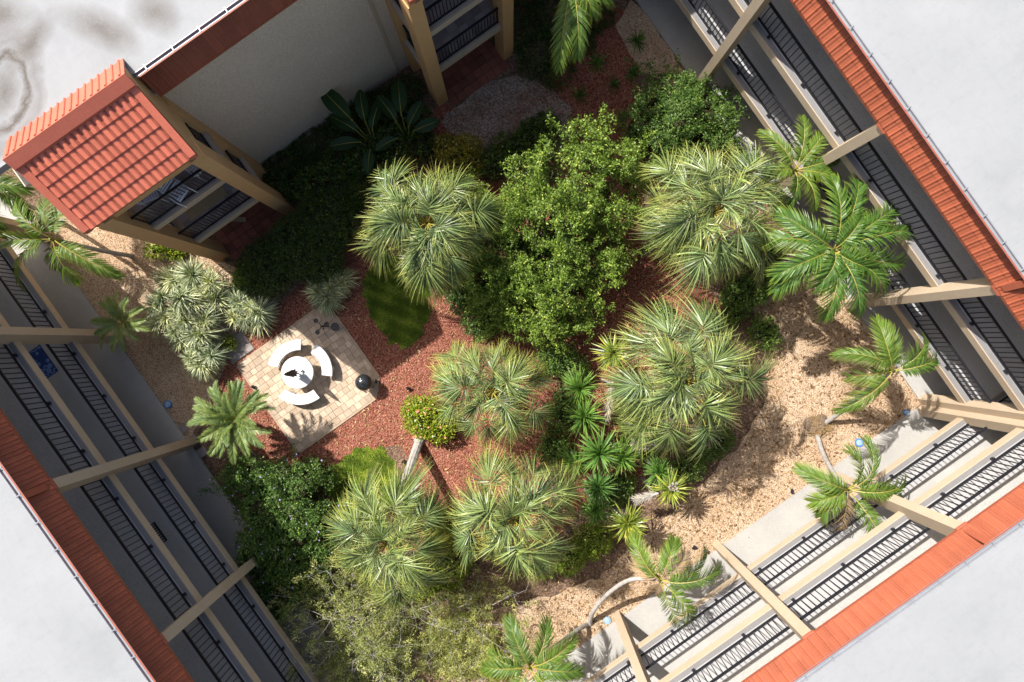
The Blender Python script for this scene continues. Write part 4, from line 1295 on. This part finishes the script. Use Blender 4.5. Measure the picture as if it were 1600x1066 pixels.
# bleached skirts that lie out from the clump
for i, (ax, ay, bx, by, z, lab) in enumerate(((957, 600, 946, 665, 1.7, "bleached dry yucca stem hanging below the pale head by the mulch"),
                                             (1048, 695, 985, 696, 2.1, "long bleached dry yucca stem lying across dark shade"),
                                             (1025, 772, 990, 783, 1.9, "short bleached dry yucca stem beside the flowering yucca"))):
    a, b_ = P(ax, ay, z + .25), P(bx, by, z - .25)
    r_ = random.Random(50 + i); L = Leaves(); d0 = (b_ - a); ln0 = d0.length; d0.normalize()
    for k in range(150):
        th = r_.uniform(0, 2 * PI); sd = d0.cross(UP).normalized(); up_ = sd.cross(d0)
        dirv = (d0 * r_.uniform(.5, 1.2) + (sd * math.cos(th) + up_ * math.sin(th)) * .75).normalized()
        o_ = a.lerp(b_, r_.random() ** .8 * .85)
        L.strip([o_ - a + dirv * .30 * s for s in (0, .5, 1)], [.013, .010, 0], dirv.cross(UP).normalized(), r_.random())
    g_ = P(800 + (ax - 800) * .9, 533 + (ay - 533) * .9)
    t = empty("dry_yucca", g_, lab, "yucca", "dry yucca stems in the clump")
    trunk_obj(t, [g_, a + Vector((0, 0, -.3)), a, b_], .05, .03, 'trunk', False, "stem")
    link("dry_leaves", L.mesh("dry_leaves", [M['skirt']]), t, a)
t_ = P(1053, 762, 2.35)
L = Leaves(); r_ = random.Random(4)
for k in range(60):
    d = Vector((r_.gauss(0, 1), r_.gauss(0, 1), r_.gauss(.3, 1))).normalized()
    o_ = d * r_.uniform(.02, .14); L.strip([o_, o_ + d * .04, o_ + d * .08], [.02, .025, 0], d.cross(UP).normalized(), r_.random())
yt = [o for o in COL.objects if o.name.startswith("yucca") and o.get("label", "").startswith("yucca with pale flower")][0]
link("flower_cluster", L.mesh("flower_cluster", [M['skirt']]), yt, t_)

# striped white shrubs: clusters of narrow arching rosettes
VR = [rosette(60 + k, 170, .62, .0145, [M['varieg']], -.35, 1.4, .45) for k in range(4)]


def rosette_shrub(name, heads, label, cat, meshes, seed, s0=1.0, group=None):
    r_ = random.Random(seed)
    cx = sum(h[0] for h in heads) / len(heads); cy = sum(h[1] for h in heads) / len(heads)
    base = P(cx, cy)
    t = empty(name, base, label, cat, group)
    if len(heads) > 2:
        heads = list(heads) + [(h[0] + r_.uniform(-16, 16), h[1] + r_.uniform(-14, 14), h[2] * r_.uniform(.7, 1.05)) for h in heads]
    for (px, py, z) in heads:
        top = P(px, py, z)
        trunk_obj(t, [base.lerp(Vector((top.x, top.y, 0)), .7), base.lerp(top, .8), top], .03, .02, 'bark', False, "stem")
        o = link("rosette", r_.choice(meshes), t, top); o.rotation_euler = (r_.gauss(0, .3), r_.gauss(0, .3), r_.uniform(0, 6)); s = s0 * r_.uniform(1.0, 1.35); o.scale = (s,) * 3
    return t


rosette_shrub("striped_shrub", [(272, 438, 1.2), (300, 430, 1.4), (330, 440, 1.3), (255, 465, 1.2), (285, 465, 1.5), (315, 468, 1.3), (338, 462, 1.1), (262, 495, 1.1), (290, 500, 1.2), (320, 495, 1.2), (276, 520, 1.0), (308, 522, 1.0)],
              "large white striped shrub mound on the gravel below the balcony tower", "shrub", VR, 3, 1.0, "white striped shrubs")
rosette_shrub("striped_shrub", [(312, 545, .9), (330, 555, .8), (300, 560, .8), (318, 570, .7)], "darker white striped shrub at the lower end of the big striped mound", "shrub", VR, 4, .95, "white striped shrubs")
rosette_shrub("striped_shrub", [(372, 470, .9), (392, 480, .9), (382, 496, .8), (400, 490, .7)], "white striped shrub between the grey slab and the dark hedge", "shrub", VR, 5, .9, "white striped shrubs")
rosette_shrub("striped_shrub", [(498, 455, .7), (518, 450, .8), (512, 464, .7), (530, 442, .7)], "white striped shrub in shade behind the black plant stand", "shrub", VR, 6, .9, "white striped shrubs")
AG = [rosette(90 + k, 26, .5, .022, [M['yucca']], -.1, 1.3, .2) for k in range(2)]
for i, (px, py, lab) in enumerate(((933, 98, "small spiky plant in shaded mulch nearest the hanging frond"), (957, 132, "small spiky plant in shaded mulch beside the trimmed shrub"), (995, 65, "small spiky plant at the brown gravel edge"), (905, 150, "small spiky plant between the gravel pocket and the fan shaped shrub"), (990, 115, "small spiky plant close to the shaded walkway shrub"))):
    rosette_shrub("spiky_plant", [(px, py, .18)], lab, "plant", AG, 40 + i, .9, "small spiky plants in the shaded bed")


# ---- leafy shrubs
def leafy(lobes, n, size, seed, sprig=7, twist=.6, flat_=.25, inner=True, shape=.5, noise_amp=.16, vlen=.16, cut=.78, gaps=None, runners=0):
    """leaf sprigs spread over and through several lobes -> arrays for one mesh"""
    rg = np.random.default_rng(seed)
    C = np.array([l[:3] for l in lobes]); A = np.array([l[3:6] for l in lobes])
    wgt = (A[:, 0] * A[:, 1] + A[:, 0] * A[:, 2]); wgt /= wgt.sum()
    ns = n // sprig
    k = rg.choice(len(lobes), ns * 3, p=wgt)
    d = rg.normal(size=(ns * 3, 3)); d[:, 2] = np.where(d[:, 2] < -.25, -d[:, 2], d[:, 2]); d /= np.linalg.norm(d, axis=1)[:, None]
    ph = rg.uniform(0, 6, 6)
    p0 = C[k] + A[k] * d
    bumpy = noise_amp * (np.sin(p0[:, 0] * 3.1 + ph[0]) * np.sin(p0[:, 1] * 3.7 + ph[1]) + .6 * np.sin(p0[:, 0] * 7.3 + p0[:, 2] * 5 + ph[2]) * np.sin(p0[:, 1] * 8.1 + ph[3]))
    rad = 1 + bumpy - np.abs(rg.normal(0, .10, ns * 3))
    p = C[k] + A[k] * d * rad[:, None]
    keep = np.ones(len(p), bool)
    for j in range(len(lobes)):
        q = np.linalg.norm((p - C[j]) / A[j], axis=1)
        keep &= ~((q < cut) & (k != j))
    keep &= p[:, 2] > .05
    if gaps is not None:
        hole = np.sin(p[:, 0] * 2.3 + ph[4]) * np.sin(p[:, 1] * 2.7 + ph[5]) + .7 * np.sin(p[:, 0] * 5.3 + ph[0]) * np.sin(p[:, 1] * 4.9 + ph[2]) + .5 * np.sin(p[:, 2] * 6 + p[:, 0] * 3)
        keep &= hole > gaps
    p, d = p[keep], d[keep]
    if runners:
        rp, rdn = [], []
        for i in rg.integers(0, len(p), runners):
            o = p[i].copy(); dd = d[i] + np.array([0, 0, .5]); dd /= np.linalg.norm(dd)
            for s_ in range(int(rg.integers(8, 22))):
                o = o + dd * .06; dd = dd + rg.normal(0, .16, 3) + np.array([0, 0, -.06]); dd /= np.linalg.norm(dd)
                rp.append(o.copy()); rdn.append(dd.copy())
        rp, rdn = np.array(rp), np.array(rdn)
        p, d = p[:ns - len(rp)], d[:ns - len(rp)]
        p, d = np.vstack([p, rp]), np.vstack([d, rdn])
    p, d = p[:ns], d[:ns]
    ns = len(p)
    nrm = d.copy(); nrm[:, 2] += .35; nrm /= np.linalg.norm(nrm, axis=1)[:, None]
    # leaves along each sprig
    P0 = np.repeat(p, sprig, 0); N0 = np.repeat(nrm, sprig, 0); m = len(P0)
    tw = np.repeat(nrm + rg.normal(0, .55, (ns, 3)), sprig, 0)
    tw /= np.linalg.norm(tw, axis=1)[:, None]
    pos = P0 + tw * (rg.uniform(0, vlen, (m, 1))) + rg.normal(0, size * .45, (m, 3))
    dr = tw * .5 + rg.normal(0, .7, (m, 3)); dr /= np.linalg.norm(dr, axis=1)[:, None]
    nn = N0 + rg.normal(0, twist, (m, 3)); sd = np.cross(dr, nn); sd /= np.linalg.norm(sd, axis=1)[:, None] + 1e-6
    s = size * rg.uniform(.65, 1.25, (m, 1))
    up_ = np.cross(sd, dr)
    v = np.stack([pos, pos + dr * s * .5 + sd * s * shape * .5 + up_ * s * .08, pos + dr * s, pos + dr * s * .5 - sd * s * shape * .5 + up_ * s * .08], 1).reshape(-1, 3)
    rn = np.repeat(np.clip(np.repeat(rg.uniform(0, 1, ns), sprig) * .6 + rg.uniform(0, .4, m), 0, 1), 4)
    tip = np.tile(np.array([0, .5, 1, .5]), m)
    return v, rn, tip


def quads_mesh(name, v, rn, tip, mat):
    n = len(v) // 4
    me = bpy.data.meshes.new(name)
    me.vertices.add(len(v)); me.vertices.foreach_set("co", v.astype(np.float32).ravel())
    me.loops.add(n * 4); me.loops.foreach_set("vertex_index", np.arange(n * 4, dtype=np.int32))
    me.polygons.add(n); me.polygons.foreach_set("loop_start", np.arange(0, n * 4, 4, dtype=np.int32))
    me.update(calc_edges=True)
    for nm, d in (("tip", tip), ("rnd", rn)):
        a = me.attributes.new(nm, 'FLOAT', 'POINT'); a.data.foreach_set("value", d.astype(np.float32))
    me.materials.append(mat)
    return me


def core_mesh(lobes, f=.72, seed=0):
    q = MB(); r_ = random.Random(seed)
    for (cx, cy, cz, a, b_, c_) in lobes:
        n, m = 10, 6; vs_ = []
        for i in range(m + 1):
            th = PI * i / m
            for k in range(n):
                ph = 2 * PI * k / n; j = f * r_.uniform(.82, 1.1)
                vs_.append((cx + a * j * math.sin(th) * math.cos(ph), cy + b_ * j * math.sin(th) * math.sin(ph), max(.02, cz + c_ * j * math.cos(th))))
        q.add(vs_, [(i * n + k, (i + 1) * n + k, (i + 1) * n + (k + 1) % n, i * n + (k + 1) % n) for i in range(m) for k in range(n)])
    return q


def shrub(name, lobes_px, n, size, mat, label, cat, seed, flowers=None, group=None, core=.72, nsub=0, inner_n=0, **kw):
    """lobes_px: (px, py, z, rx, ry, rz) with pixel centre of each lobe"""
    lobes = []
    for (px, py, z, a, b_, c_) in lobes_px:
        c = P(px, py, z); lobes.append((c.x, c.y, z, a, b_, c_))
    rs = random.Random(seed + 77)
    for l in list(lobes):
        for k in range(nsub):
            th = rs.uniform(0, 2 * PI); ph = rs.uniform(.1, 1.25); sc = rs.uniform(.28, .5)
            lobes.append((l[0] + l[3] * .85 * math.sin(ph) * math.cos(th), l[1] + l[4] * .85 * math.sin(ph) * math.sin(th), l[2] + l[5] * .85 * math.cos(ph), l[3] * sc, l[4] * sc, l[5] * sc * 1.1))
    base = Vector((sum(l[0] for l in lobes) / len(lobes), sum(l[1] for l in lobes) / len(lobes), 0))
    t = empty(name, base, label, cat, group)
    rel = [(l[0] - base.x, l[1] - base.y, l[2], l[3], l[4], l[5]) for l in lobes]
    v, rn, tip = leafy(rel, n, size, seed, **kw)
    link("foliage", quads_mesh("foliage", v, rn, tip, M[mat]), t)
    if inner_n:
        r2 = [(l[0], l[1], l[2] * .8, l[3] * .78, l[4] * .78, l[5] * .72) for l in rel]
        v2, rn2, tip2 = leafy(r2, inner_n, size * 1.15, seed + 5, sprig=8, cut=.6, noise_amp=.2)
        link("inner_foliage", quads_mesh("inner_foliage", v2, rn2, tip2, M['hedge']), t)  # darker leaves inside: the inner shade is put into the colour
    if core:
        core_mesh(rel, core, seed).build("dark_core", M['inner'], t, False, True)  # solid dark lobes added to block light through the leaves
    q = MB(); r_ = random.Random(seed)
    for l in rel:
        q.tube([(r_.uniform(-.15, .15), r_.uniform(-.15, .15), 0), (l[0] * .6, l[1] * .6, l[2] * .5), (l[0], l[1], l[2])], [.05, .035, .015], 6)
    q.build("stems", M['bark'], t, False, True)
    if flowers:
        fm, nf, fs, zone = flowers
        rg = random.Random(seed + 9); k = 0; L = Leaves(); nq = len(v) // 4
        tries = 0
        while k < nf and tries < 20000:
            tries += 1
            i = rg.randrange(nq); c = Vector(v[i * 4 + 2])
            if not zone(c + base): continue
            k += 1; a0 = rg.uniform(0, 6)
            for pt in range(5):
                a = a0 + pt * 2 * PI / 5; d = Vector((math.cos(a), math.sin(a), .35)).normalized(); s_ = Vector((-math.sin(a), math.cos(a), 0))
                o_ = c + UP * .03 + base * 0
                L.strip([o_, o_ + d * fs * .55, o_ + d * fs], [fs * .12, fs * .3, 0], s_, .5)
        link("flowers", L.mesh("flowers", [M[fm]]), t)["kind"] = "stuff"
    return t


shrub("vine_thicket", [(905, 268, 3.3, 1.55, 1.5, 1.0), (955, 300, 2.5, 1.1, 1.2, .9), (838, 290, 2.7, .95, .9, .8), (810, 345, 2.3, 1.1, 1.1, .9), (880, 345, 2.8, 1.35, 1.35, 1.0), (800, 405, 1.9, 1.2, 1.2, .9), (868, 425, 2.0, 1.4, 1.3, 1.0), (930, 395, 1.7, 1.0, 1.1, 1.0), (850, 485, 1.2, 1.3, 1.1, 1.0), (775, 465, 1.0, 1.0, 1.0, .8), (900, 475, 1.1, .8, .9, .8), (748, 335, 1.9, .8, .9, .8), (770, 385, 1.6, .9, .9, .8), (752, 435, 1.0, .8, .8, .7)],
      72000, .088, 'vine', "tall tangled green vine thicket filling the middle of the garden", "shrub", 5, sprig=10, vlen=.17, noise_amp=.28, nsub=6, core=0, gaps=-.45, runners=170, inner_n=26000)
shrub("dense_shrub", [(1065, 205, 1.2, 1.5, 1.35, 1.0), (1010, 205, 1.0, 1.0, 1.2, .8), (1108, 200, 1.2, .9, 1.0, .8), (1050, 155, .9, 1.0, .9, .7), (1095, 165, .9, .8, .7, .6)], 20000, .085, 'bush',
      "dense green shrub striped by a pillar shadow beside the shaded gallery", "shrub", 6, noise_amp=.2, nsub=4, core=.6, gaps=-.6, runners=40)
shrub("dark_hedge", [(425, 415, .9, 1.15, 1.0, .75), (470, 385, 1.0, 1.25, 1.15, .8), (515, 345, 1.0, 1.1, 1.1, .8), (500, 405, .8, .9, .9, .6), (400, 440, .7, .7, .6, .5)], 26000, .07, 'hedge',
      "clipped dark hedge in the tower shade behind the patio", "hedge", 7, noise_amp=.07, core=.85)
shrub("sunlit_hedge_end", [(392, 432, .7, .5, .45, .45), (378, 445, .5, .35, .35, .35)], 2600, .07, 'lime', "hedge end coloured lighter yellow green as if sunlit, beside the white striped shrub", "hedge", 17)  # sunlit edge of the dark hedge, put into the leaf colour
xlit = -430 / K
shrub("flowering_shrub", [(462, 765, 0.86, 1.15, 1.2, 0.75), (485, 815, 0.86, 1.0, 1.1, 0.68), (425, 790, 0.86, 1.1, 1.2, 0.75), (420, 850, 0.94, 1.1, 1.1, 0.75), (465, 880, 0.86, 1.2, 1.1, 0.75), (390, 750, 0.72, .8, .9, 0.68), (440, 920, 0.72, 1.0, .9, 0.60), (500, 745, 0.50, .6, .7, 0.45)], 36000, .085, 'bush',
      "big dark green shrub with lilac flowers, half in the shade of the gallery wing", "shrub", 8, ('flowerp', 90, .038, lambda c: c.z > .6), noise_amp=.18, nsub=4, gaps=-.8, runners=40)
shrub("round_shrub", [(664, 652, .6, .72, .66, .5), (690, 665, .5, .55, .5, .42), (650, 640, .5, .4, .4, .4)], 5200, .085, 'lime', "round lime green shrub with coral flowers under the fan palm", "shrub", 9, ('flowerr', 26, .05, lambda c: c.z > .4), noise_amp=.1, core=.8)
shrub("gold_croton", [(718, 243, .8, .75, .6, .55), (742, 255, .6, .4, .4, .4), (700, 232, .7, .4, .4, .4)], 3600, .10, 'croton', "golden leaved shrub behind the fan palm by the grey gravel", "shrub", 10, noise_amp=.15)
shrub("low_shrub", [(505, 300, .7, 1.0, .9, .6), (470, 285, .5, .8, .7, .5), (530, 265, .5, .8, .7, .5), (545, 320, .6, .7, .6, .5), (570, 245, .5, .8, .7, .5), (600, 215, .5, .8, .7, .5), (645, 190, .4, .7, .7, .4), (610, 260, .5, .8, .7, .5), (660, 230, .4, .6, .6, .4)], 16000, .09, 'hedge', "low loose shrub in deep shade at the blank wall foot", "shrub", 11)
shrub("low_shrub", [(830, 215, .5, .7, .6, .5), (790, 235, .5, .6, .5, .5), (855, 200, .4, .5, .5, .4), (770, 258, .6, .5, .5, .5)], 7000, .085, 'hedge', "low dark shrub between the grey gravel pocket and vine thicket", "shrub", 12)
shrub("small_shrub", [(358, 536, .22, .26, .24, .22)], 900, .06, 'lime', "small round green tuft beside the grey slab", "shrub", 13)
shrub("small_shrub", [(1034, 483, .2, .28, .26, .22), (1042, 490, .15, .18, .18, .15)], 900, .07, 'bush', "small green sapling alone on sunlit red mulch", "shrub", 14)
shrub("small_shrub", [(252, 385, .4, .55, .35, .35), (275, 395, .3, .3, .25, .25)], 1800, .09, 'lime', "bright green clump on sunlit gravel at the balcony tower foot", "shrub", 15)
shrub("leafy_undergrowth", [(868, 560, .5, .7, .6, .5), (885, 640, .5, .8, .7, .5), (865, 700, .4, .6, .6, .4), (900, 580, .5, .5, .5, .4)], 9000, .09, 'bush', "dark leafy undergrowth between the yellow tipped fan palm and yuccas", "shrub", 16)
shrub("leafy_undergrowth", [(985, 640, .7, .8, .7, .6), (1000, 690, .6, .7, .7, .5), (960, 760, .5, .7, .6, .5), (1110, 690, .5, .9, .6, .5), (1075, 725, .4, .6, .5, .4)], 12000, .09, 'bush', "green undergrowth below the large fan palm and flowering yucca", "shrub", 18)
shrub("leafy_undergrowth", [(925, 845, .4, .7, .6, .4), (890, 870, .4, .6, .5, .4), (700, 880, .5, .9, .8, .5), (660, 900, .6, .8, .7, .5), (690, 820, .4, .7, .7, .45), (850, 880, .4, .5, .5, .4)], 15000, .085, 'vine', "yellow green undergrowth at the feet of the two lower fan palms", "shrub", 19)
shrub("leafy_undergrowth", [(1165, 450, .6, .9, .7, .6), (1195, 520, .5, .5, .6, .5), (1140, 490, .4, .6, .5, .4), (1190, 395, .8, .7, .7, .6)], 9000, .09, 'bush', "shaded undergrowth under the fan palm beside the dark feather palm", "shrub", 20)
shrub("leafy_undergrowth", [(760, 500, .5, .8, .6, .5), (725, 465, .5, .6, .6, .5), (700, 430, .5, .6, .6, .4)], 8000, .085, 'bush', "bright green undergrowth between the first fan palm and vine thicket", "shrub", 26)

shrub("darkening_cover", [(815, 40, .25, 1.0, .8, .3), (840, 85, .25, .9, .7, .3), (860, 20, .25, .9, .8, .3), (900, 60, .2, .7, .7, .25), (870, 115, .2, .6, .5, .25), (925, 25, .2, .8, .7, .25)], 15000, .08, 'hedge', "low dark groundcover added to deepen the shade beyond the grey gravel pocket", "groundcover", 27, core=0)  # dark-leaved planting added to blacken the shaded bed
shrub("darkening_cover", [(440, 262, .2, .9, .6, .3), (490, 228, .2, .9, .6, .3), (540, 195, .2, .8, .6, .3), (585, 168, .2, .7, .5, .3), (630, 145, .2, .7, .5, .3), (560, 290, .3, .8, .7, .3), (530, 310, .3, .8, .7, .3)], 18000, .08, 'hedge', "low dark groundcover added to deepen the shade along the foot of the blank stucco wall", "groundcover", 28, core=0)  # added likewise, so the shade at the wall foot reads darker

# bird of paradise in the dark corner
def big_leaf(seed, ln=1.1, wd=.24):
    r_ = random.Random(seed); L = Leaves(); nseg = 9; cols_ = 3
    v = []; tip = []; f = []
    for i in range(nseg + 1):
        s = i / nseg; w_ = wd * math.sin(PI * min(max(s, .02), .985)) ** .6
        zc = .5 * s - .75 * s * s
        for k in (-2, -1, 0, 1, 2):
            v.append(Vector((ln * s, w_ * k / 2, zc * ln * .6 + abs(k) * .035 * (1 - .3 * s) + (r_.uniform(-.012, .012) if abs(k) == 2 else 0)))); tip.append(s)
    for i in range(nseg):
        for k in range(4):
            a = i * 5 + k; f.append((a, a + 1, a + 6, a + 5))
    L.v = v; L.tip = tip; L.rnd = [.5] * len(v); L.f = f; L.m = [0] * len(f)
    L.tube([(-.05, 0, -.02)] + [(ln * s, 0, (.5 * s - .75 * s * s) * ln * .6 + .012) for s in (0, .25, .5, .75, .95)], [.022, .016, .013, .01, .007, .003], 4, 1)
    return L.mesh("leaf", [M['banana'], M['petiole']])


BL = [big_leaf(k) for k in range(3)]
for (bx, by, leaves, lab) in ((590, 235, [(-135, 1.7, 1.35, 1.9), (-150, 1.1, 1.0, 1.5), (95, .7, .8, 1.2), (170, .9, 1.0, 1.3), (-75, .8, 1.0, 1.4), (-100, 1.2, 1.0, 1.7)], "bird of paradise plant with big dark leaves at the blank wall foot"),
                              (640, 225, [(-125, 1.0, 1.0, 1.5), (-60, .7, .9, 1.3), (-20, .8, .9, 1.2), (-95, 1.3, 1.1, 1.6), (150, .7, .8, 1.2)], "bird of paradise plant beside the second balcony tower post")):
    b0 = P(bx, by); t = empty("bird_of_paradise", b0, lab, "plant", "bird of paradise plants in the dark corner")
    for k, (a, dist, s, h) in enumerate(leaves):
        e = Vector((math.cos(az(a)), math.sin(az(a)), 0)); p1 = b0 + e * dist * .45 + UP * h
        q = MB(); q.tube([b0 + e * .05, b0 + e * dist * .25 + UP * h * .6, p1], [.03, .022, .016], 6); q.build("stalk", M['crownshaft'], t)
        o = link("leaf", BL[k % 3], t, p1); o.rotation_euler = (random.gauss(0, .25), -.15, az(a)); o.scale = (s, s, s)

# wispy cedar-like shrub at the lower edge
def wispy(name, centres, label, seed, dens=1.0):
    r_ = random.Random(seed); rg = np.random.default_rng(seed)
    base = P(sum(c[0] for c in centres) / len(centres), sum(c[1] for c in centres) / len(centres))
    t = empty(name, base, label, "shrub")
    q = MB(); tips = []

    def branch(p, d, ln, rad, depth):
        pts = [p]; dd = d.copy()
        for k in range(3):
            dd = (dd + Vector((r_.gauss(0, .22), r_.gauss(0, .22), r_.gauss(0, .15)))).normalized(); pts.append(pts[-1] + dd * ln / 3)
        q.tube(pts, [rad, rad * .85, rad * .7, rad * .5], 4, 0, False)
        if depth == 0:
            tips.append((pts[2], dd)); tips.append((pts[3], dd)); return
        for k in range(r_.choice((3, 4))):
            o_ = pts[r_.choice((1, 2, 3))]
            nd = (dd * .6 + Vector((r_.gauss(0, .75), r_.gauss(0, .75), r_.gauss(.12, .45)))).normalized()
            branch(o_, nd, ln * r_.uniform(.5, .75), rad * .55, depth - 1)
    for (px, py, z, rr_) in centres:
        c = P(px, py, z); g0 = Vector((c.x, c.y, 0)).lerp(base, .5); g0.z = 0
        for k in range(int(6 * dens)):
            d = (c - g0 + Vector((r_.gauss(0, rr_ * .55), r_.gauss(0, rr_ * .55), r_.gauss(0, .3)))); ln = d.length
            branch(g0, d.normalized(), ln * .85, .019, 3)
    q.v = [(p[0] - base.x, p[1] - base.y, max(p[2], .03)) for p in q.v]
    q.build("branches", M['twig'], t, False, True)
    T = np.array([tuple(a - base) for a, _ in tips]); D = np.array([tuple(d) for _, d in tips])
    sel = rg.random(len(T)) < .78
    T, D = T[sel], D[sel]
    sp = 34; P0 = np.repeat(T, sp, 0); D0 = np.repeat(D, sp, 0); m = len(P0)
    pos = P0 + D0 * rg.uniform(-.16, .16, (m, 1)) + rg.normal(0, .05, (m, 3)); pos[:, 2] = np.maximum(pos[:, 2], .04)
    dr = D0 * .7 + rg.normal(0, .6, (m, 3)); dr /= np.linalg.norm(dr, axis=1)[:, None]
    sd = np.cross(dr, rg.normal(size=(m, 3))); sd /= np.linalg.norm(sd, axis=1)[:, None]
    s = rg.uniform(.06, .11, (m, 1))
    v = np.stack([pos, pos + dr * s * .5 + sd * s * .11, pos + dr * s, pos + dr * s * .5 - sd * s * .11], 1).reshape(-1, 3)
    rn = np.repeat(np.repeat(rg.uniform(0, 1, len(T)), sp), 4)
    link("foliage", quads_mesh("foliage", v, rn, np.tile(np.array([0, .5, 1, .5]), m), M['cedar']), t)
    return t


wispy("wispy_shrub", [(520, 930, 2.0, 1.0), (500, 1000, 2.2, 1.0), (560, 985, 2.2, 1.1), (600, 1030, 2.0, 1.1), (530, 1050, 2.0, 1.0), (640, 985, 1.6, 1.0)], "wispy olive shrub with bare grey twigs against the shaded gallery", 3, 1.0)
wispy("wispy_shrub", [(700, 1000, 1.3, 1.0), (720, 950, 1.3, .9), (690, 1050, 1.3, 1.0), (760, 1010, 1.1, .9), (750, 1060, 1.1, .8)], "sparse wispy shrub showing pale gravel between its twigs", 4, .75)

# ------------------------------------------------------------------ lawns, chips, stones
def blades(name, poly_img, n, seed, h=.13, mat='grass', lawn="lawn"):
    poly = wobble([P(a, b_)[:2] for a, b_ in poly_img], .11, .16, seed)
    b_ = MB(); b_.add([(p[0], p[1], .016) for p in poly], [tuple(range(len(poly)))])
    me = b_.mesh(lawn, M['turf'])
    if me.polygons[0].normal.z < 0: me.flip_normals()
    tag(link(lawn, me), kind="structure")
    rg = np.random.default_rng(seed); xs = [p[0] for p in poly]; ys = [p[1] for p in poly]
    pts = []
    while len(pts) < n:
        x, y_ = rg.uniform(min(xs), max(xs)), rg.uniform(min(ys), max(ys))
        if in_poly(x, y_, poly): pts.append((x, y_, .016))
    pos = np.array(pts); m = n
    dr = np.stack([rg.normal(0, .8, m), rg.normal(0, .8, m), np.ones(m)], 1); dr /= np.linalg.norm(dr, axis=1)[:, None]
    a = rg.uniform(0, 6.3, m); sd = np.stack([np.cos(a), np.sin(a), 0 * a], 1); s = h * rg.uniform(.5, 1.2, (m, 1))
    v = np.stack([pos - sd * .006, pos + sd * .006, pos + dr * s + sd * .002, pos + dr * s - sd * .002], 1).reshape(-1, 3)
    v = v[:]
    rn = np.repeat(np.clip(.5 + .45 * np.sin(pos[:, 0] * 4) * np.sin(pos[:, 1] * 5) + .25 * np.sin(pos[:, 0] * 11 + pos[:, 1] * 7) + rg.normal(0, .22, m), 0, 1), 4)
    o = link(name, quads_mesh(name, v, rn, np.tile(np.array([0, 0, 1, 1]), m), M[mat])); tag(o, kind="stuff")


blades("grass", [(512, 745), (535, 715), (565, 698), (598, 700), (615, 722), (622, 750), (655, 775), (660, 815), (600, 850), (540, 800), (515, 775)], 26000, 3)
blades("grass", [(566, 440), (590, 405), (640, 400), (672, 430), (668, 500), (650, 533), (630, 545), (610, 536), (590, 508), (572, 475)], 26000, 4)


def chips(name, poly, n, mat, seed, size, zs, flatness=.35, avoid=None):
    rg = np.random.default_rng(seed); xs = [p[0] for p in poly]; ys = [p[1] for p in poly]
    pts = []
    while len(pts) < n:
        x, y_ = rg.uniform(min(xs), max(xs)), rg.uniform(min(ys), max(ys))
        if in_poly(x, y_, poly) and not (avoid and in_poly(x, y_, avoid)): pts.append((x, y_, zs))
    pos = np.array(pts); m = n
    dr = rg.normal(size=(m, 3)); dr[:, 2] *= flatness; dr /= np.linalg.norm(dr, axis=1)[:, None]
    nn = rg.normal(0, .35, (m, 3)) + np.array([0, 0, 1]); sd = np.cross(dr, nn); sd /= np.linalg.norm(sd, axis=1)[:, None]
    s = size * rg.uniform(.5, 1.4, (m, 1)); wv = rg.uniform(.25, .55, (m, 1))
    up_ = np.cross(sd, dr)
    v = np.stack([pos - dr * s * .5, pos + sd * s * wv * .5 + up_ * s * .2, pos + dr * s * .5, pos - sd * s * wv * .5 + up_ * s * .15], 1).reshape(-1, 3)
    v[:, 2] = np.maximum(v[:, 2], zs - .004)
    o = link(name, quads_mesh(name, v, np.repeat(rg.random(m), 4), np.tile(np.array([0, .5, 1, .5]), m), mat)); tag(o, kind="stuff")


def chipmat(name, a, b_, c_):
    m, t, b, _ = nt(name)
    rn = t.nodes.new("ShaderNodeAttribute"); rn.attribute_name = "rnd"
    t.links.new(ramp(t, rn.outputs["Fac"], [(0, a), (.5, b_), (1, c_)]), b.inputs["Base Color"])
    b.inputs["Roughness"].default_value = .9; b.inputs["Specular IOR Level"].default_value = .2
    return m


cm = chipmat("mulch_chip", (.10, .03, .02), (.33, .11, .065), (.50, .25, .18))
cg = chipmat("gravel_stone", (.22, .12, .06), (.45, .30, .165), (.62, .48, .33))
cgg = chipmat("grey_stone", (.14, .09, .07), (.32, .25, .20), (.58, .50, .44))
chips("mulch", mulch_poly, 34000, cm, 2, .06, .012, avoid=patio_poly)
chips("gravel", gravel_poly, 36000, cg, 3, .042, .016, .6)
chips("gravel", gravel_w_poly, 20000, cg, 4, .042, .014, .6)
chips("gravel", gravel_n_poly, 5000, cgg, 5, .06, .018, .6)
cl = chipmat("fallen_leaf", (.20, .12, .05), (.36, .24, .10), (.48, .36, .2))
chips("leaf_litter", [P(a, b_)[:2] for a, b_ in ((330, 600), (560, 420), (720, 260), (1000, 300), (1200, 480), (1240, 700), (1000, 950), (700, 1060), (480, 900))], 5500, cl, 6, .10, .03, .3, avoid=patio_poly)
chips("leaf_litter", gravel_poly, 3800, chipmat("palm_litter", (.10, .055, .025), (.22, .13, .06), (.36, .25, .13)), 16, .13, .03, .3)

# bare palm stub lump in the gravel where two trunks rise
c = P(1277, 668)
q = core_mesh([(c.x, c.y, .02, .42, .36, .16), (c.x + .2, c.y + .15, .02, .3, .26, .14), (c.x - .12, c.y + .25, .02, .3, .28, .12)], 1.0, 5)
o = q.build("root_mound", M['bark'], None)
tag(o, "brown fibrous palm root mound in sunlit gravel with two trunks rising", "root mound")
for k in range(5):
    f_ = link("fibres", SPRAY[k % 3], o, (c.x + random.uniform(-.25, .25), c.y + random.uniform(-.2, .3), .12)); f_.scale = (.75, .75, .5)
print("objects", len(COL.objects))
